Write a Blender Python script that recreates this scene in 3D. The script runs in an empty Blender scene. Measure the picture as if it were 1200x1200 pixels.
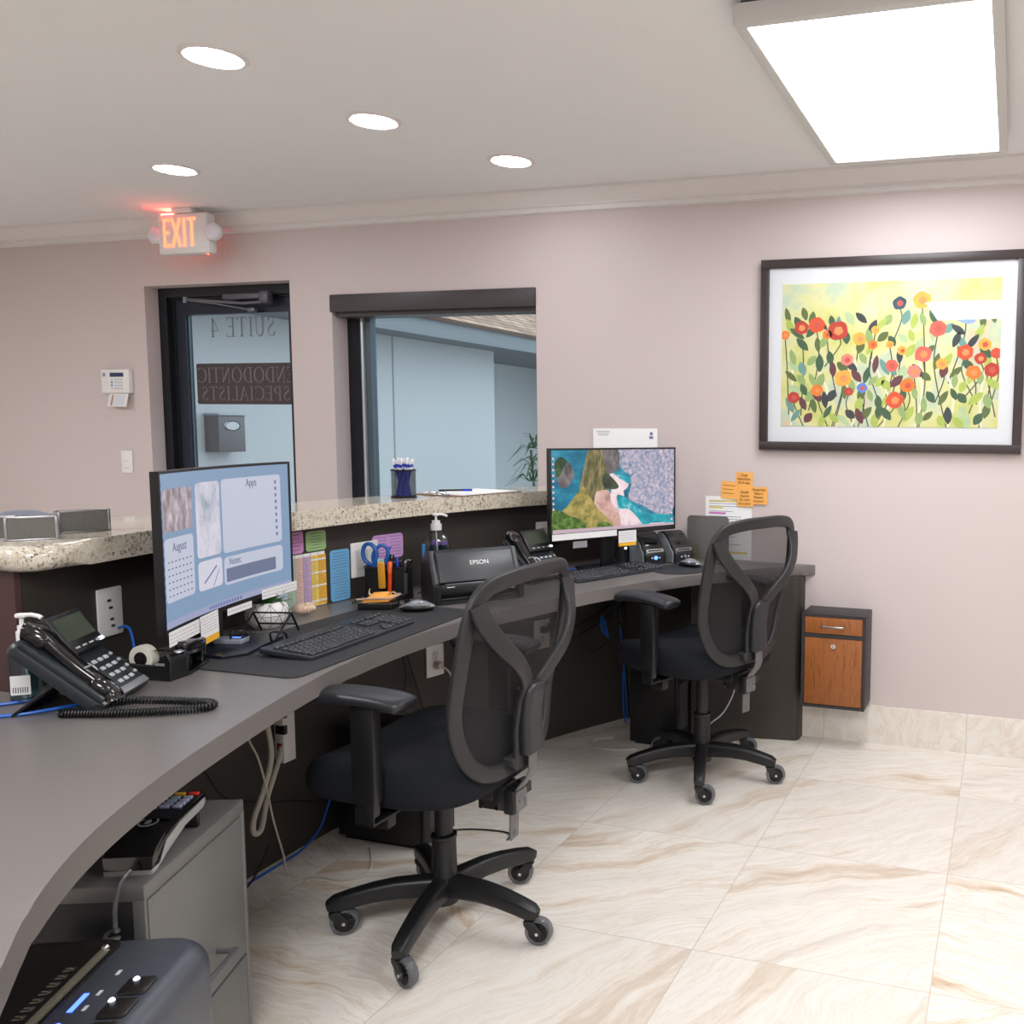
import bpy, bmesh, math, random
from math import sin, cos, pi, radians as RAD, sqrt, atan2
from mathutils import Vector as V, Matrix as MX, Euler

random.seed(7)
SC = bpy.context.scene
COL = SC.collection
D = 3.755            # back wall plane (y)
H = 2.375            # ceiling
DESK = 0.753         # desk surface
GRAN = 1.07          # granite surface

# ------------------------------------------------------------------ materials
def lin(c):
    f = lambda v: v / 12.92 if v <= .04045 else ((v + .055) / 1.055) ** 2.4
    return tuple(f(x / 255.) for x in c) + (1.,)

class NT:
    def __init__(s, name):
        s.m = bpy.data.materials.new(name); s.m.use_nodes = True
        s.t = s.m.node_tree; s.b = s.t.nodes['Principled BSDF']
        s.out = s.t.nodes['Material Output']
    def n(s, kind, **kw):
        nd = s.t.nodes.new('ShaderNode' + kind)
        for k, v in kw.items():
            if k in nd.inputs: nd.inputs[k].default_value = v
            else: setattr(nd, k, v)
        return nd
    def l(s, a, b): s.t.links.new(a, b)
    def coords(s, scale=(1, 1, 1), world=False, rot=(0, 0, 0)):
        if world: src = s.n('NewGeometry').outputs['Position']
        else: src = s.n('TexCoord').outputs['Object']
        mp = s.n('Mapping'); mp.inputs['Scale'].default_value = scale; mp.inputs['Rotation'].default_value = rot
        s.l(src, mp.inputs[0]); return mp.outputs[0]
    def ramp(s, fac, stops):
        r = s.n('ValToRGB'); e = r.color_ramp.elements
        while len(e) < len(stops): e.new(.5)
        for i, (p, c) in enumerate(stops):
            e[i].position = p; e[i].color = lin(c)
        s.l(fac, r.inputs[0]); return r.outputs[0]
    def mix(s, fac, a, b, mode='MIX'):
        m = s.n('Mix', data_type='RGBA', blend_type=mode)
        for sock, v in ((m.inputs[0], fac), (m.inputs[6], a), (m.inputs[7], b)):
            if isinstance(v, (tuple, float, int)): sock.default_value = v
            else: s.l(v, sock)
        return m.outputs[2]
    def math(s, op, a, b=None):
        m = s.n('Math', operation=op)
        for i, v in ((0, a), (1, b)):
            if v is None: continue
            if isinstance(v, (float, int)): m.inputs[i].default_value = v
            else: s.l(v, m.inputs[i])
        return m.outputs[0]
    def bump(s, h, strength=.2, dist=.002):
        b = s.n('Bump', Strength=strength, Distance=dist); s.l(h, b.inputs['Height']); s.l(b.outputs[0], s.b.inputs['Normal'])

MATS = {}
def M(name, rgb=None, rough=.5, metal=0., spec=.5, noise=0., nscale=40., bump=0., bscale=300., coat=0., alpha=1., emit=0.):
    """plain procedural material with slight colour noise and grain"""
    if name in MATS: return MATS[name]
    t = NT(name); b = t.b
    c = lin(rgb)
    b.inputs['Base Color'].default_value = c
    b.inputs['Roughness'].default_value = rough; b.inputs['Metallic'].default_value = metal
    b.inputs['Specular IOR Level'].default_value = spec
    if coat: b.inputs['Coat Weight'].default_value = coat; b.inputs['Coat Roughness'].default_value = .08
    if noise:
        nz = t.n('TexNoise', Scale=nscale, Detail=4.); t.l(t.coords(), nz.inputs['Vector'])
        lo = tuple(x * (1 - noise) for x in c[:3]) + (1,); hi = tuple(min(1, x * (1 + noise)) for x in c[:3]) + (1,)
        t.l(t.mix(nz.outputs[0], lo, hi), b.inputs['Base Color'])
    if bump:
        nb = t.n('TexNoise', Scale=bscale, Detail=2.); t.l(t.coords(), nb.inputs['Vector']); t.bump(nb.outputs[0], bump, .0015)
    if emit:
        b.inputs['Emission Color'].default_value = c; b.inputs['Emission Strength'].default_value = emit
    if alpha < 1: b.inputs['Alpha'].default_value = alpha
    MATS[name] = t.m; return t.m

def EM(name, rgb, strength=1., noise=None, nscale=30., stretch=(1, 1, 1)):
    """something that gives off light: lamp, lit sign, screen"""
    if name in MATS: return MATS[name]
    t = NT(name); t.b.inputs['Base Color'].default_value = (.01, .01, .01, 1); t.b.inputs['Roughness'].default_value = .35
    t.b.inputs['Emission Strength'].default_value = strength
    t.b.inputs['Emission Color'].default_value = lin(rgb)
    if noise:
        nz = t.n('TexNoise', Scale=nscale, Detail=6., Roughness=.65); t.l(t.coords(stretch), nz.inputs['Vector'])
        t.l(t.ramp(nz.outputs[0], noise), t.b.inputs['Emission Color'])
    MATS[name] = t.m; return t.m

def mat_tile(name, base=True):
    t = NT(name)
    pos = t.n('NewGeometry').outputs['Position']
    sx = t.n('SeparateXYZ'); t.l(pos, sx.inputs[0])
    u = t.math('DIVIDE', t.math('ADD', sx.outputs[0], .7423), .6)
    v = t.math('DIVIDE', t.math('ADD', sx.outputs[1], -3.2745), .6)
    if not base: v = t.math('MULTIPLY', u, 0.)
    fu = t.math('FLOOR', u); fv = t.math('FLOOR', v)
    cid = t.n('CombineXYZ'); t.l(fu, cid.inputs[0]); t.l(fv, cid.inputs[1])
    wn = t.n('TexWhiteNoise', noise_dimensions='3D'); t.l(cid.outputs[0], wn.inputs['Vector'])
    # per-tile offset and rotation of the stone
    off = t.n('VectorMath', operation='SCALE'); t.l(wn.outputs['Color'], off.inputs[0]); off.inputs['Scale'].default_value = 23.
    add = t.n('VectorMath', operation='ADD'); t.l(pos, add.inputs[0]); t.l(off.outputs[0], add.inputs[1])
    ang = t.math('ADD', t.math('MULTIPLY', wn.outputs['Value'], 1.5), -1.15)
    rt = t.n('VectorRotate', rotation_type='Z_AXIS'); t.l(add.outputs[0], rt.inputs['Vector']); t.l(ang, rt.inputs['Angle'])
    warp = t.n('TexNoise', Scale=1.7, Detail=3., Roughness=.5); t.l(rt.outputs[0], warp.inputs['Vector'])
    wsc = t.n('VectorMath', operation='SCALE'); t.l(warp.outputs['Color'], wsc.inputs[0]); wsc.inputs['Scale'].default_value = .34
    wad = t.n('VectorMath', operation='ADD'); t.l(rt.outputs[0], wad.inputs[0]); t.l(wsc.outputs[0], wad.inputs[1])
    mp = t.n('Mapping'); mp.inputs['Scale'].default_value = (.55, 3.6, 1.); t.l(wad.outputs[0], mp.inputs[0])
    band = t.n('TexNoise', Scale=1.5, Detail=7., Roughness=.68); t.l(mp.outputs[0], band.inputs['Vector'])
    col = t.ramp(band.outputs[0], [(.28, (206, 196, 184)), (.40, (228, 223, 216)), (.53, (234, 229, 222)), (.585, (220, 206, 190)), (.64, (196, 170, 142)), (.70, (214, 196, 176)), (.76, (232, 225, 216))])
    mp2 = t.n('Mapping'); mp2.inputs['Scale'].default_value = (1.6, 13., 1.); t.l(wad.outputs[0], mp2.inputs[0])
    v2 = t.n('TexNoise', Scale=2.6, Detail=8., Roughness=.7); t.l(mp2.outputs[0], v2.inputs['Vector'])
    vein = t.ramp(v2.outputs[0], [(.40, (255, 255, 255)), (.49, (238, 226, 212)), (.515, (214, 194, 172)), (.54, (250, 248, 244)), (1., (255, 255, 255))])
    col = t.mix(.48, col, vein, 'MULTIPLY')
    pale = t.math('ADD', t.math('MULTIPLY', wn.outputs['Value'], .5), .5)
    col = t.mix(pale, lin((231, 226, 219)), col)
    tone = t.n('HueSaturation'); t.l(col, tone.inputs['Color'])
    t.l(t.math('ADD', t.math('MULTIPLY', wn.outputs['Value'], .10), .93), tone.inputs['Value'])
    col = tone.outputs[0]
    # hairline grout
    def edge(w):
        fr = t.math('FRACT', w); d = t.math('MINIMUM', fr, t.math('SUBTRACT', 1., fr)); return t.math('LESS_THAN', d, .0022)
    g = edge(u) if not base else t.math('MAXIMUM', edge(u), edge(v))
    col = t.mix(g, col, lin((196, 184, 172)))
    t.l(col, t.b.inputs['Base Color'])
    t.b.inputs['Roughness'].default_value = .27; t.b.inputs['Specular IOR Level'].default_value = .42
    MATS[name] = t.m; return t.m

def mat_granite():
    t = NT('granite'); co = t.coords(world=True)
    n1 = t.n('TexNoise', Scale=38., Detail=6., Roughness=.7); t.l(co, n1.inputs['Vector'])
    base = t.ramp(n1.outputs[0], [(.28, (120, 108, 96)), (.40, (196, 186, 168)), (.50, (224, 217, 202)), (.60, (206, 193, 168)), (.72, (238, 234, 224))])
    n2 = t.n('TexNoise', Scale=120., Detail=5., Roughness=.75); t.l(co, n2.inputs['Vector'])
    sp = t.ramp(n2.outputs[0], [(.0, (255, 255, 255)), (.545, (255, 255, 255)), (.59, (92, 80, 74)), (.64, (34, 28, 30))])
    n3 = t.n('TexNoise', Scale=14., Detail=3.); t.l(co, n3.inputs['Vector'])
    k = t.ramp(n3.outputs[0], [(.36, (110, 110, 110)), (.56, (255, 255, 255))])
    t.l(t.mix(k, base, t.mix(1., base, sp, 'MULTIPLY')), t.b.inputs['Base Color'])
    t.b.inputs['Roughness'].default_value = .12; t.b.inputs['Coat Weight'].default_value = .3
    MATS['granite'] = t.m; return t.m

def mat_wood(name, a, b, scale=(30, 30, 3)):
    t = NT(name); co = t.coords(scale)
    w = t.n('TexNoise', Scale=2.4, Detail=6., Roughness=.65, Distortion=.6); t.l(co, w.inputs['Vector'])
    t.l(t.ramp(w.outputs[0], [(.3, a), (.52, b), (.7, tuple(int(x * .9) for x in a))]), t.b.inputs['Base Color'])
    t.b.inputs['Roughness'].default_value = .42; MATS[name] = t.m; return t.m

def mat_mesh(name, rgb, cover):
    """woven see-through fabric: mostly thread, the rest open air"""
    t = NT(name); co = t.coords((1, 1, 1))
    t.b.inputs['Base Color'].default_value = lin(rgb); t.b.inputs['Roughness'].default_value = .8
    w = t.n('TexNoise', Scale=420., Detail=1.); t.l(co, w.inputs['Vector'])
    t.l(t.math('MINIMUM', t.math('ADD', t.math('MULTIPLY', w.outputs[0], .25), cover - .125), 1.), t.b.inputs['Alpha'])
    MATS[name] = t.m; return t.m

def mat_glass(name, tint=(255, 255, 255), rough=0., gloss=.06):
    """thin pane: clear with a faint mirror"""
    t = NT(name)
    tr = t.n('BsdfTransparent', Color=lin(tint)); gl = t.n('BsdfGlossy', Roughness=rough); mx = t.n('MixShader')
    fr = t.n('LayerWeight', Blend=.18); f2 = t.math('ADD', t.math('MULTIPLY', fr.outputs['Fresnel'], .5), gloss)
    t.l(f2, mx.inputs[0]); t.l(tr.outputs[0], mx.inputs[1]); t.l(gl.outputs[0], mx.inputs[2])
    t.l(mx.outputs[0], t.out.inputs[0]); MATS[name] = t.m; return t.m

def mat_wall():
    t = NT('wall_paint'); co = t.coords(world=True)
    n = t.n('TexNoise', Scale=160., Detail=3.); t.l(co, n.inputs['Vector'])
    n2 = t.n('TexNoise', Scale=1.2, Detail=2.); t.l(co, n2.inputs['Vector'])
    t.l(t.mix(n2.outputs[0], lin((202, 189, 187)), lin((207, 195, 193))), t.b.inputs['Base Color'])
    t.b.inputs['Roughness'].default_value = .55; t.b.inputs['Specular IOR Level'].default_value = .3
    t.bump(n.outputs[0], .05, .001); MATS['wall_paint'] = t.m; return t.m

WALL = mat_wall()
TILE = mat_tile('marble_tile'); TILEB = mat_tile('marble_skirting', False)
GRANITE = mat_granite()
CEIL = M('ceiling_paint', (234, 234, 234), .8, noise=.02, nscale=8, spec=.2)
TRIMW = M('white_trim', (226, 222, 220), .4, noise=.02, nscale=10)
DESKM = M('grey_laminate', (112, 107, 105), .34, noise=.05, nscale=160, bump=.04, spec=.5)
DARKLAM = M('dark_laminate', (58, 53, 48), .5, noise=.05, nscale=120, bump=.03)
BURG = M('burgundy_panel', (70, 46, 46), .5, noise=.05)
BLK = M('black_plastic', (17, 17, 19), .42, noise=.08, nscale=90, bump=.05, bscale=500)
BLKG = M('gloss_black', (10, 10, 12), .12, noise=.02, coat=.4)
CHAIRP = M('chair_plastic', (35, 35, 37), .46, noise=.05, nscale=120, bump=.12, bscale=600)
CHAIRD = M('chair_base_nylon', (22, 23, 25), .42, noise=.06, nscale=100, bump=.08, bscale=500)
PADM = M('arm_pad', (33, 35, 40), .38, noise=.04, bump=.05)
FAB = M('seat_fabric', (21, 24, 30), .85, noise=.25, nscale=420, bump=.5, bscale=480, spec=.25)
MESHF = mat_mesh('back_mesh', (26, 25, 27), .68)
STEEL = M('brushed_steel', (170, 170, 172), .32, 1., noise=.05, nscale=60)
CHROME = M('chrome', (220, 220, 222), .12, 1., noise=.01)
GREYM = M('grey_metal', (122, 121, 118), .45, .15, noise=.04, nscale=60, bump=.03, bscale=700)
BARM = M('grey_bar_steel', (112, 112, 112), .45, .4, noise=.05)
WHITEP = M('white_plastic', (232, 230, 228), .4, noise=.02)
PAPER = M('white_paper', (240, 240, 240), .8, noise=.02, nscale=20, spec=.2)
INK = M('print_ink', (60, 60, 66), .8, noise=.1)
INKL = M('light_print_ink', (150, 150, 158), .8, noise=.1)
ORANGE = M('orange_paper', (244, 172, 84), .8, noise=.05, nscale=20, spec=.2)
YELLOWP = M('yellow_strip', (250, 186, 36), .7, noise=.03)
BLUEC = M('blue_cable', (22, 96, 190), .4, noise=.05)
BLKC = M('black_cable', (16, 16, 17), .45, noise=.05)
WHITEC = M('white_cable', (196, 190, 176), .5, noise=.05)
FRAMEB = M('dark_bronze', (26, 28, 34), .45, .3, noise=.08, nscale=30)
CLEAR = mat_glass('clear_plastic', (238, 242, 245), .05, .08)
PANE = mat_glass('window_glass', (230, 238, 242), 0., .03)

# ------------------------------------------------------------------ geometry
class G:
    """collects geometry and links it as ONE mesh object"""
    def __init__(s): s.v = []; s.f = []
    def add(s, vf, m=None):
        vs, fs = vf; o = len(s.v)
        s.v += [tuple(m @ V(p)) if m is not None else tuple(p) for p in vs]
        s.f += [tuple(i + o for i in f) for f in fs]; return s
    def build(s, name, mat, parent=None, ang=38., bend=None):
        me = bpy.data.meshes.new(name); vs = [bend(*p) for p in s.v] if bend else s.v
        me.from_pydata(vs, [], s.f); me.validate(); me.update()
        me.materials.append(mat)
        for p in me.polygons: p.use_smooth = True
        me.set_sharp_from_angle(angle=RAD(ang))
        o = bpy.data.objects.new(name, me); COL.objects.link(o)
        if parent is not None: o.parent = parent
        return o

def T(x=0, y=0, z=0, rx=0, ry=0, rz=0, s=None):
    m = MX.Translation((x, y, z)) @ Euler((RAD(rx), RAD(ry), RAD(rz))).to_matrix().to_4x4()
    if s is not None: m = m @ MX.Diagonal((*s, 1.))
    return m

def bm_out(bm):
    bmesh.ops.recalc_face_normals(bm, faces=bm.faces)
    bm.verts.index_update(); r = ([tuple(v.co) for v in bm.verts], [tuple(v.index for v in f.verts) for f in bm.faces]); bm.free(); return r

def box(sx, sy, sz, r=0., seg=2, c=(0, 0, 0)):
    bm = bmesh.new(); bmesh.ops.create_cube(bm, size=1.)
    for v in bm.verts: v.co = V((v.co.x * sx, v.co.y * sy, v.co.z * sz))
    if r: bmesh.ops.bevel(bm, geom=bm.edges[:], offset=min(r, .49 * min(sx, sy, sz)), segments=seg, affect='EDGES', profile=.5)
    for v in bm.verts: v.co += V(c)
    return bm_out(bm)

def bx(x0, x1, y0, y1, z0, z1, r=0., seg=2):
    return box(x1 - x0, y1 - y0, z1 - z0, r, seg, ((x0 + x1) / 2, (y0 + y1) / 2, (z0 + z1) / 2))

def prism(poly, z0, z1, r=0., seg=2):
    bm = bmesh.new(); vs = [bm.verts.new((x, y, z0)) for x, y in poly]
    f = bm.faces.new(vs); e = bmesh.ops.extrude_face_region(bm, geom=[f])
    up = [g for g in e['geom'] if isinstance(g, bmesh.types.BMVert)]
    for v in up: v.co.z = z1
    if r:
        bm.edges.ensure_lookup_table()
        ed = [e for e in bm.edges if abs(e.verts[0].co.z - e.verts[1].co.z) < 1e-7]
        bmesh.ops.bevel(bm, geom=ed, offset=r, segments=seg, affect='EDGES', profile=.5)
    big = [f for f in bm.faces if len(f.verts) > 4]
    bmesh.ops.triangulate(bm, faces=big)
    return bm_out(bm)

def rrect(w, h, r, n=5, cx=0, cy=0):
    p = []
    for (sx, sy, a0) in ((1, 1, 0), (-1, 1, 90), (-1, -1, 180), (1, -1, 270)):
        for i in range(n + 1):
            a = RAD(a0 + 90. * i / n); p.append((cx + sx * (w / 2 - r) + r * cos(a), cy + sy * (h / 2 - r) + r * sin(a)))
    return p

def ngon(r, n=24, rx=None, a0=0.):
    return [((rx or r) * cos(a0 + 2 * pi * i / n), r * sin(a0 + 2 * pi * i / n)) for i in range(n)]

def cyl(r, h, n=24, z=0., r2=None):
    r2 = r if r2 is None else r2
    vs = [(r * cos(2 * pi * i / n), r * sin(2 * pi * i / n), z) for i in range(n)] + [(r2 * cos(2 * pi * i / n), r2 * sin(2 * pi * i / n), z + h) for i in range(n)]
    fs = [(i, (i + 1) % n, n + (i + 1) % n, n + i) for i in range(n)] + [tuple(range(n - 1, -1, -1)), tuple(range(n, 2 * n))]
    return vs, fs

def lathe(prof, n=28, closed=False):
    vs, fs = [], []
    k = len(prof)
    for i in range(n):
        a = 2 * pi * i / n
        for r, z in prof: vs.append((r * cos(a), r * sin(a), z))
    for i in range(n):
        j = (i + 1) % n
        for q in range(k if closed else k - 1):
            q2 = (q + 1) % k; fs.append((i * k + q, j * k + q, j * k + q2, i * k + q2))
    if not closed:
        if prof[0][0] > 1e-6: fs.append(tuple(i * k for i in range(n - 1, -1, -1)))
        if prof[-1][0] > 1e-6: fs.append(tuple(i * k + k - 1 for i in range(n)))
    return vs, fs

def ball(r, nu=16, nv=10, s=(1, 1, 1)):
    prof = [(max(1e-7, r * sin(pi * i / nv)), -r * cos(pi * i / nv)) for i in range(nv + 1)]
    vs, fs = lathe(prof, nu); return [(x * s[0], y * s[1], z * s[2]) for x, y, z in vs], fs

def smooth(pts, n=8, closed=False):
    """Catmull-Rom through the points"""
    P = [V(p) for p in pts]; out = []
    m = len(P); rng = range(m) if closed else range(m - 1)
    for i in rng:
        g = (lambda k: P[k % m]) if closed else (lambda k: P[max(0, min(m - 1, k))])
        a, b, c, d = g(i - 1), g(i), g(i + 1), g(i + 2)
        for j in range(n):
            t = j / n
            out.append(.5 * ((2 * b) + (c - a) * t + (2 * a - 5 * b + 4 * c - d) * t * t + (3 * b - a - 3 * c + d) * t ** 3))
    if not closed: out.append(P[-1])
    return out

def sweep(path, sec, closed=False, up=None, scale=None, cap=True):
    """sec: list of (a,b) section points; up: fixed reference for b axis"""
    P = [V(p) for p in path]; n = len(P); k = len(sec); vs, fs = [], []
    prevN = None
    for i in range(n):
        if closed: t = P[(i + 1) % n] - P[i - 1]
        else: t = P[min(i + 1, n - 1)] - P[max(i - 1, 0)]
        t = t.normalized() if t.length > 1e-9 else V((0, 0, 1))
        if up is not None:
            u = up(i) if callable(up) else V(up)
            b = (u - t * u.dot(t)); b = b.normalized() if b.length > 1e-6 else t.orthogonal().normalized()
        else:
            if prevN is None:
                b = V((0, 0, 1)) - t * t.z
                b = b.normalized() if b.length > .1 else (V((0, 1, 0)) - t * t.y).normalized()
            else:
                b = prevN - t * prevN.dot(t); b = b.normalized()
            prevN = b
        a = t.cross(b)
        s = scale(i / (n - 1.)) if scale else (1., 1.)
        for (x, y) in sec: vs.append(tuple(P[i] + a * (x * s[0]) + b * (y * s[1])))
    rng = n if closed else n - 1
    for i in range(rng):
        j = (i + 1) % n
        for q in range(k): fs.append((i * k + q, i * k + (q + 1) % k, j * k + (q + 1) % k, j * k + q))
    if not closed and cap: fs.append(tuple(range(k - 1, -1, -1))); fs.append(tuple((n - 1) * k + q for q in range(k)))
    return vs, fs

def tube(path, r, n=8, closed=False): return sweep(path, ngon(r, n), closed)

def text(s, size, depth=.0006, cx=True, squash=1.):
    """lettering in the XZ plane, reading from -Y"""
    c = bpy.data.curves.new('tmp', 'FONT'); c.body = s; c.size = size; c.extrude = depth; c.align_x = 'CENTER' if cx else 'LEFT'; c.align_y = 'CENTER'
    o = bpy.data.objects.new('tmp', c); COL.objects.link(o)
    dg = bpy.context.evaluated_depsgraph_get(); me = bpy.data.meshes.new_from_object(o.evaluated_get(dg))
    r = ([(v.co.x * squash, -v.co.z, v.co.y) for v in me.vertices], [tuple(p.vertices) for p in me.polygons])
    bpy.data.objects.remove(o); bpy.data.curves.remove(c); bpy.data.meshes.remove(me); return r

# ------------------------------------------------------------------ objects
def tag(o, label, cat, group=None, kind=None):
    o['label'] = label; o['category'] = cat
    if group: o['group'] = group
    if kind: o['kind'] = kind
    return o
def thing(name, label, cat, loc=(0, 0, 0), rz=0., group=None):
    o = bpy.data.objects.new(name, None); COL.objects.link(o); o.empty_display_size = .05
    o.location = loc; o.rotation_euler = (0, 0, RAD(rz)); return tag(o, label, cat, group)
def struct(name, g, mat, label=None, cat='structure'):
    o = g.build(name, mat); o['kind'] = 'structure'; o['category'] = cat; o['label'] = label or name.replace('_', ' '); return o
def P(name, mat, parent, *vfs, **kw):
    g = G()
    for q in vfs:
        if isinstance(q, tuple) and len(q) == 2 and isinstance(q[1], MX): g.add(q[0], q[1])
        else: g.add(q)
    return g.build(name, mat, parent, **kw)
def dup(root, loc, rz, label, group=None):
    r = root.copy(); COL.objects.link(r); r.location = loc; r.rotation_euler = (0, 0, RAD(rz)); r['label'] = label
    if group: r['group'] = group
    for ch in list(root.children):
        c = ch.copy(); COL.objects.link(c); c.parent = r
        for gch in list(ch.children):
            d = gch.copy(); COL.objects.link(d); d.parent = c
    return r
def cable(name, label, pts, r, mat, n=8, cat='cable', parent=None):
    o = G().add(tube(smooth(pts, n), r, 7)).build(name, mat, parent)
    if parent is None: tag(o, label, cat)
    return o

def curvewall(y, off=0.):
    """reception half wall inner face: arc of radius 3 about (0.89, 2.15); off > 0 goes towards the desk"""
    R = 3.0 - off; return .89 - sqrt(R * R - (y - 2.15) ** 2)
def wallspot(th, z, off=0.):
    a = RAD(th); R = 3.0 - off; return (.89 + R * cos(a), 2.15 + R * sin(a), z), math.degrees(atan2(-cos(a), sin(a)))
# ------------------------------------------------------------------ camera
yaw, pit, rol = -.2845, .0926, .0108
fw = V((sin(yaw) * cos(pit), cos(yaw) * cos(pit), -sin(pit))); rg = V((cos(yaw), -sin(yaw), 0)); upv = rg.cross(fw)
r2 = rg * cos(rol) + upv * sin(rol); u2 = -rg * sin(rol) + upv * cos(rol)
cd = bpy.data.cameras.new('camera'); cam = bpy.data.objects.new('camera', cd); COL.objects.link(cam)
cam.matrix_world = MX(((r2.x, u2.x, -fw.x, 0), (r2.y, u2.y, -fw.y, 0), (r2.z, u2.z, -fw.z, 1.3322), (0, 0, 0, 1)))
cd.sensor_width = 36.; cd.lens = 1057.4 / 1200 * 36; cd.shift_x = (600 - 876.1) / 1200.; cd.clip_start = .02
SC.camera = cam
vs_ = SC.view_settings; vs_.view_transform = 'Standard'; vs_.look = 'None'; vs_.gamma = 1.; vs_.use_curve_mapping = False
vs_.exposure = EXPO = 1.0

# ------------------------------------------------------------------ room shell
struct('floor', G().add(bx(-6.4, 2.7, -3., 3.956, -.1, 0)), TILE, 'polished cream marble tile floor', 'floor')
struct('ceiling', G().add(bx(-6.4, 2.7, -3., 3.956, H, H + .1)), CEIL, 'white painted ceiling', 'ceiling')
DX0, DX1, DZ = -4.43, -3.492, 2.043
WX0, WX1, WZ0, WZ1 = -3.242, -2.118, .9, 1.96
g = G()
for a in ((-6.4, DX0, 0, H), (DX0, DX1, DZ, H), (DX1, WX0, 0, H), (WX0, WX1, 0, WZ0), (WX0, WX1, WZ1, H), (WX1, 2.7, 0, H)):
    g.add(bx(a[0], a[1], D, D + .2, a[2], a[3]))
struct('wall_back', g, WALL, 'pale mauve painted back wall', 'wall')
struct('wall_left', G().add(bx(-6.5, -6.4, -3., 3.956, 0, H)), WALL, 'pale mauve wall at the far left of the lobby', 'wall')
struct('wall_right', G().add(bx(2.7, 2.8, -3., 3.956, 0, H)), WALL, 'pale mauve wall on the right', 'wall')
struct('wall_front', G().add(bx(-6.4, 2.7, -3.1, -3., 0, H)), WALL, 'pale mauve wall behind the viewpoint', 'wall')
struct('baseboard_back', G().add(bx(-.84, 2.7, D - .011, D, 0, .163)), TILEB, 'marble tile baseboard under the back wall', 'baseboard')
# crown moulding: profile in (y, z) swept along x
prof = [(D, H), (D - .098, H), (D - .098, H - .012), (D - .085, H - .016), (D - .066, H - .032), (D - .048, H - .05), (D - .034, H - .058), (D - .034, H - .064), (D - .020, H - .066), (D - .020, H - .086), (D, H - .09)]
vs, fs = [], []
for x in (-6.4, 2.7): vs += [(x, y, z) for y, z in prof]
k = len(prof); fs = [(i, (i + 1) % k, k + (i + 1) % k, k + i) for i in range(k)]
struct('trim_1', G().add((vs, fs)), TRIMW, 'stepped white crown moulding along the top of the back wall', 'trim')

# ------------------------------------------------------------------ glass entrance door
dr = bpy.data.objects.new('door_1', None); COL.objects.link(dr); dr.location = (DX0, D + .08, 0)
dr['kind'] = 'structure'; dr['category'] = 'door'; dr['label'] = 'dark framed glass entrance door under the exit sign, lettering seen reversed'
W_ = DX1 - DX0
P('door_frame', FRAMEB, dr, bx(0, .055, 0, .1, 0, DZ), bx(W_ - .05, W_, 0, .1, 0, DZ), bx(.055, W_ - .05, 0, .1, DZ - .05, DZ), bx(.055, .075, .03, .1, 0, DZ - .05), bx(.055, W_ - .05, .02, .03, DZ - .06, DZ - .05))
leaf = P('door_leaf', M('door_bronze', (34, 40, 54), .42, .3, noise=.06), dr, bx(.075, .14, .035, .075, .02, 1.985), bx(W_ - .12, W_ - .05, .035, .075, .02, 1.985), bx(.14, W_ - .12, .035, .075, 1.905, 1.985), bx(.14, W_ - .12, .035, .075, .02, .22))
P('glazing_bead', M('grey_bead', (92, 104, 112), .4, .3), leaf, bx(.14, .146, .05, .06, .22, 1.905))
P('glass', PANE, leaf, bx(.146, W_ - .12, .055, .06, .22, 1.905))
P('sign_panel', M('decal_back', (66, 56, 58), .6, noise=.03), leaf, (prism(rrect(.715, .217, .012), -.001, .001), T(.165 + .375, .0525, 1.5385, 90)))
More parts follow.
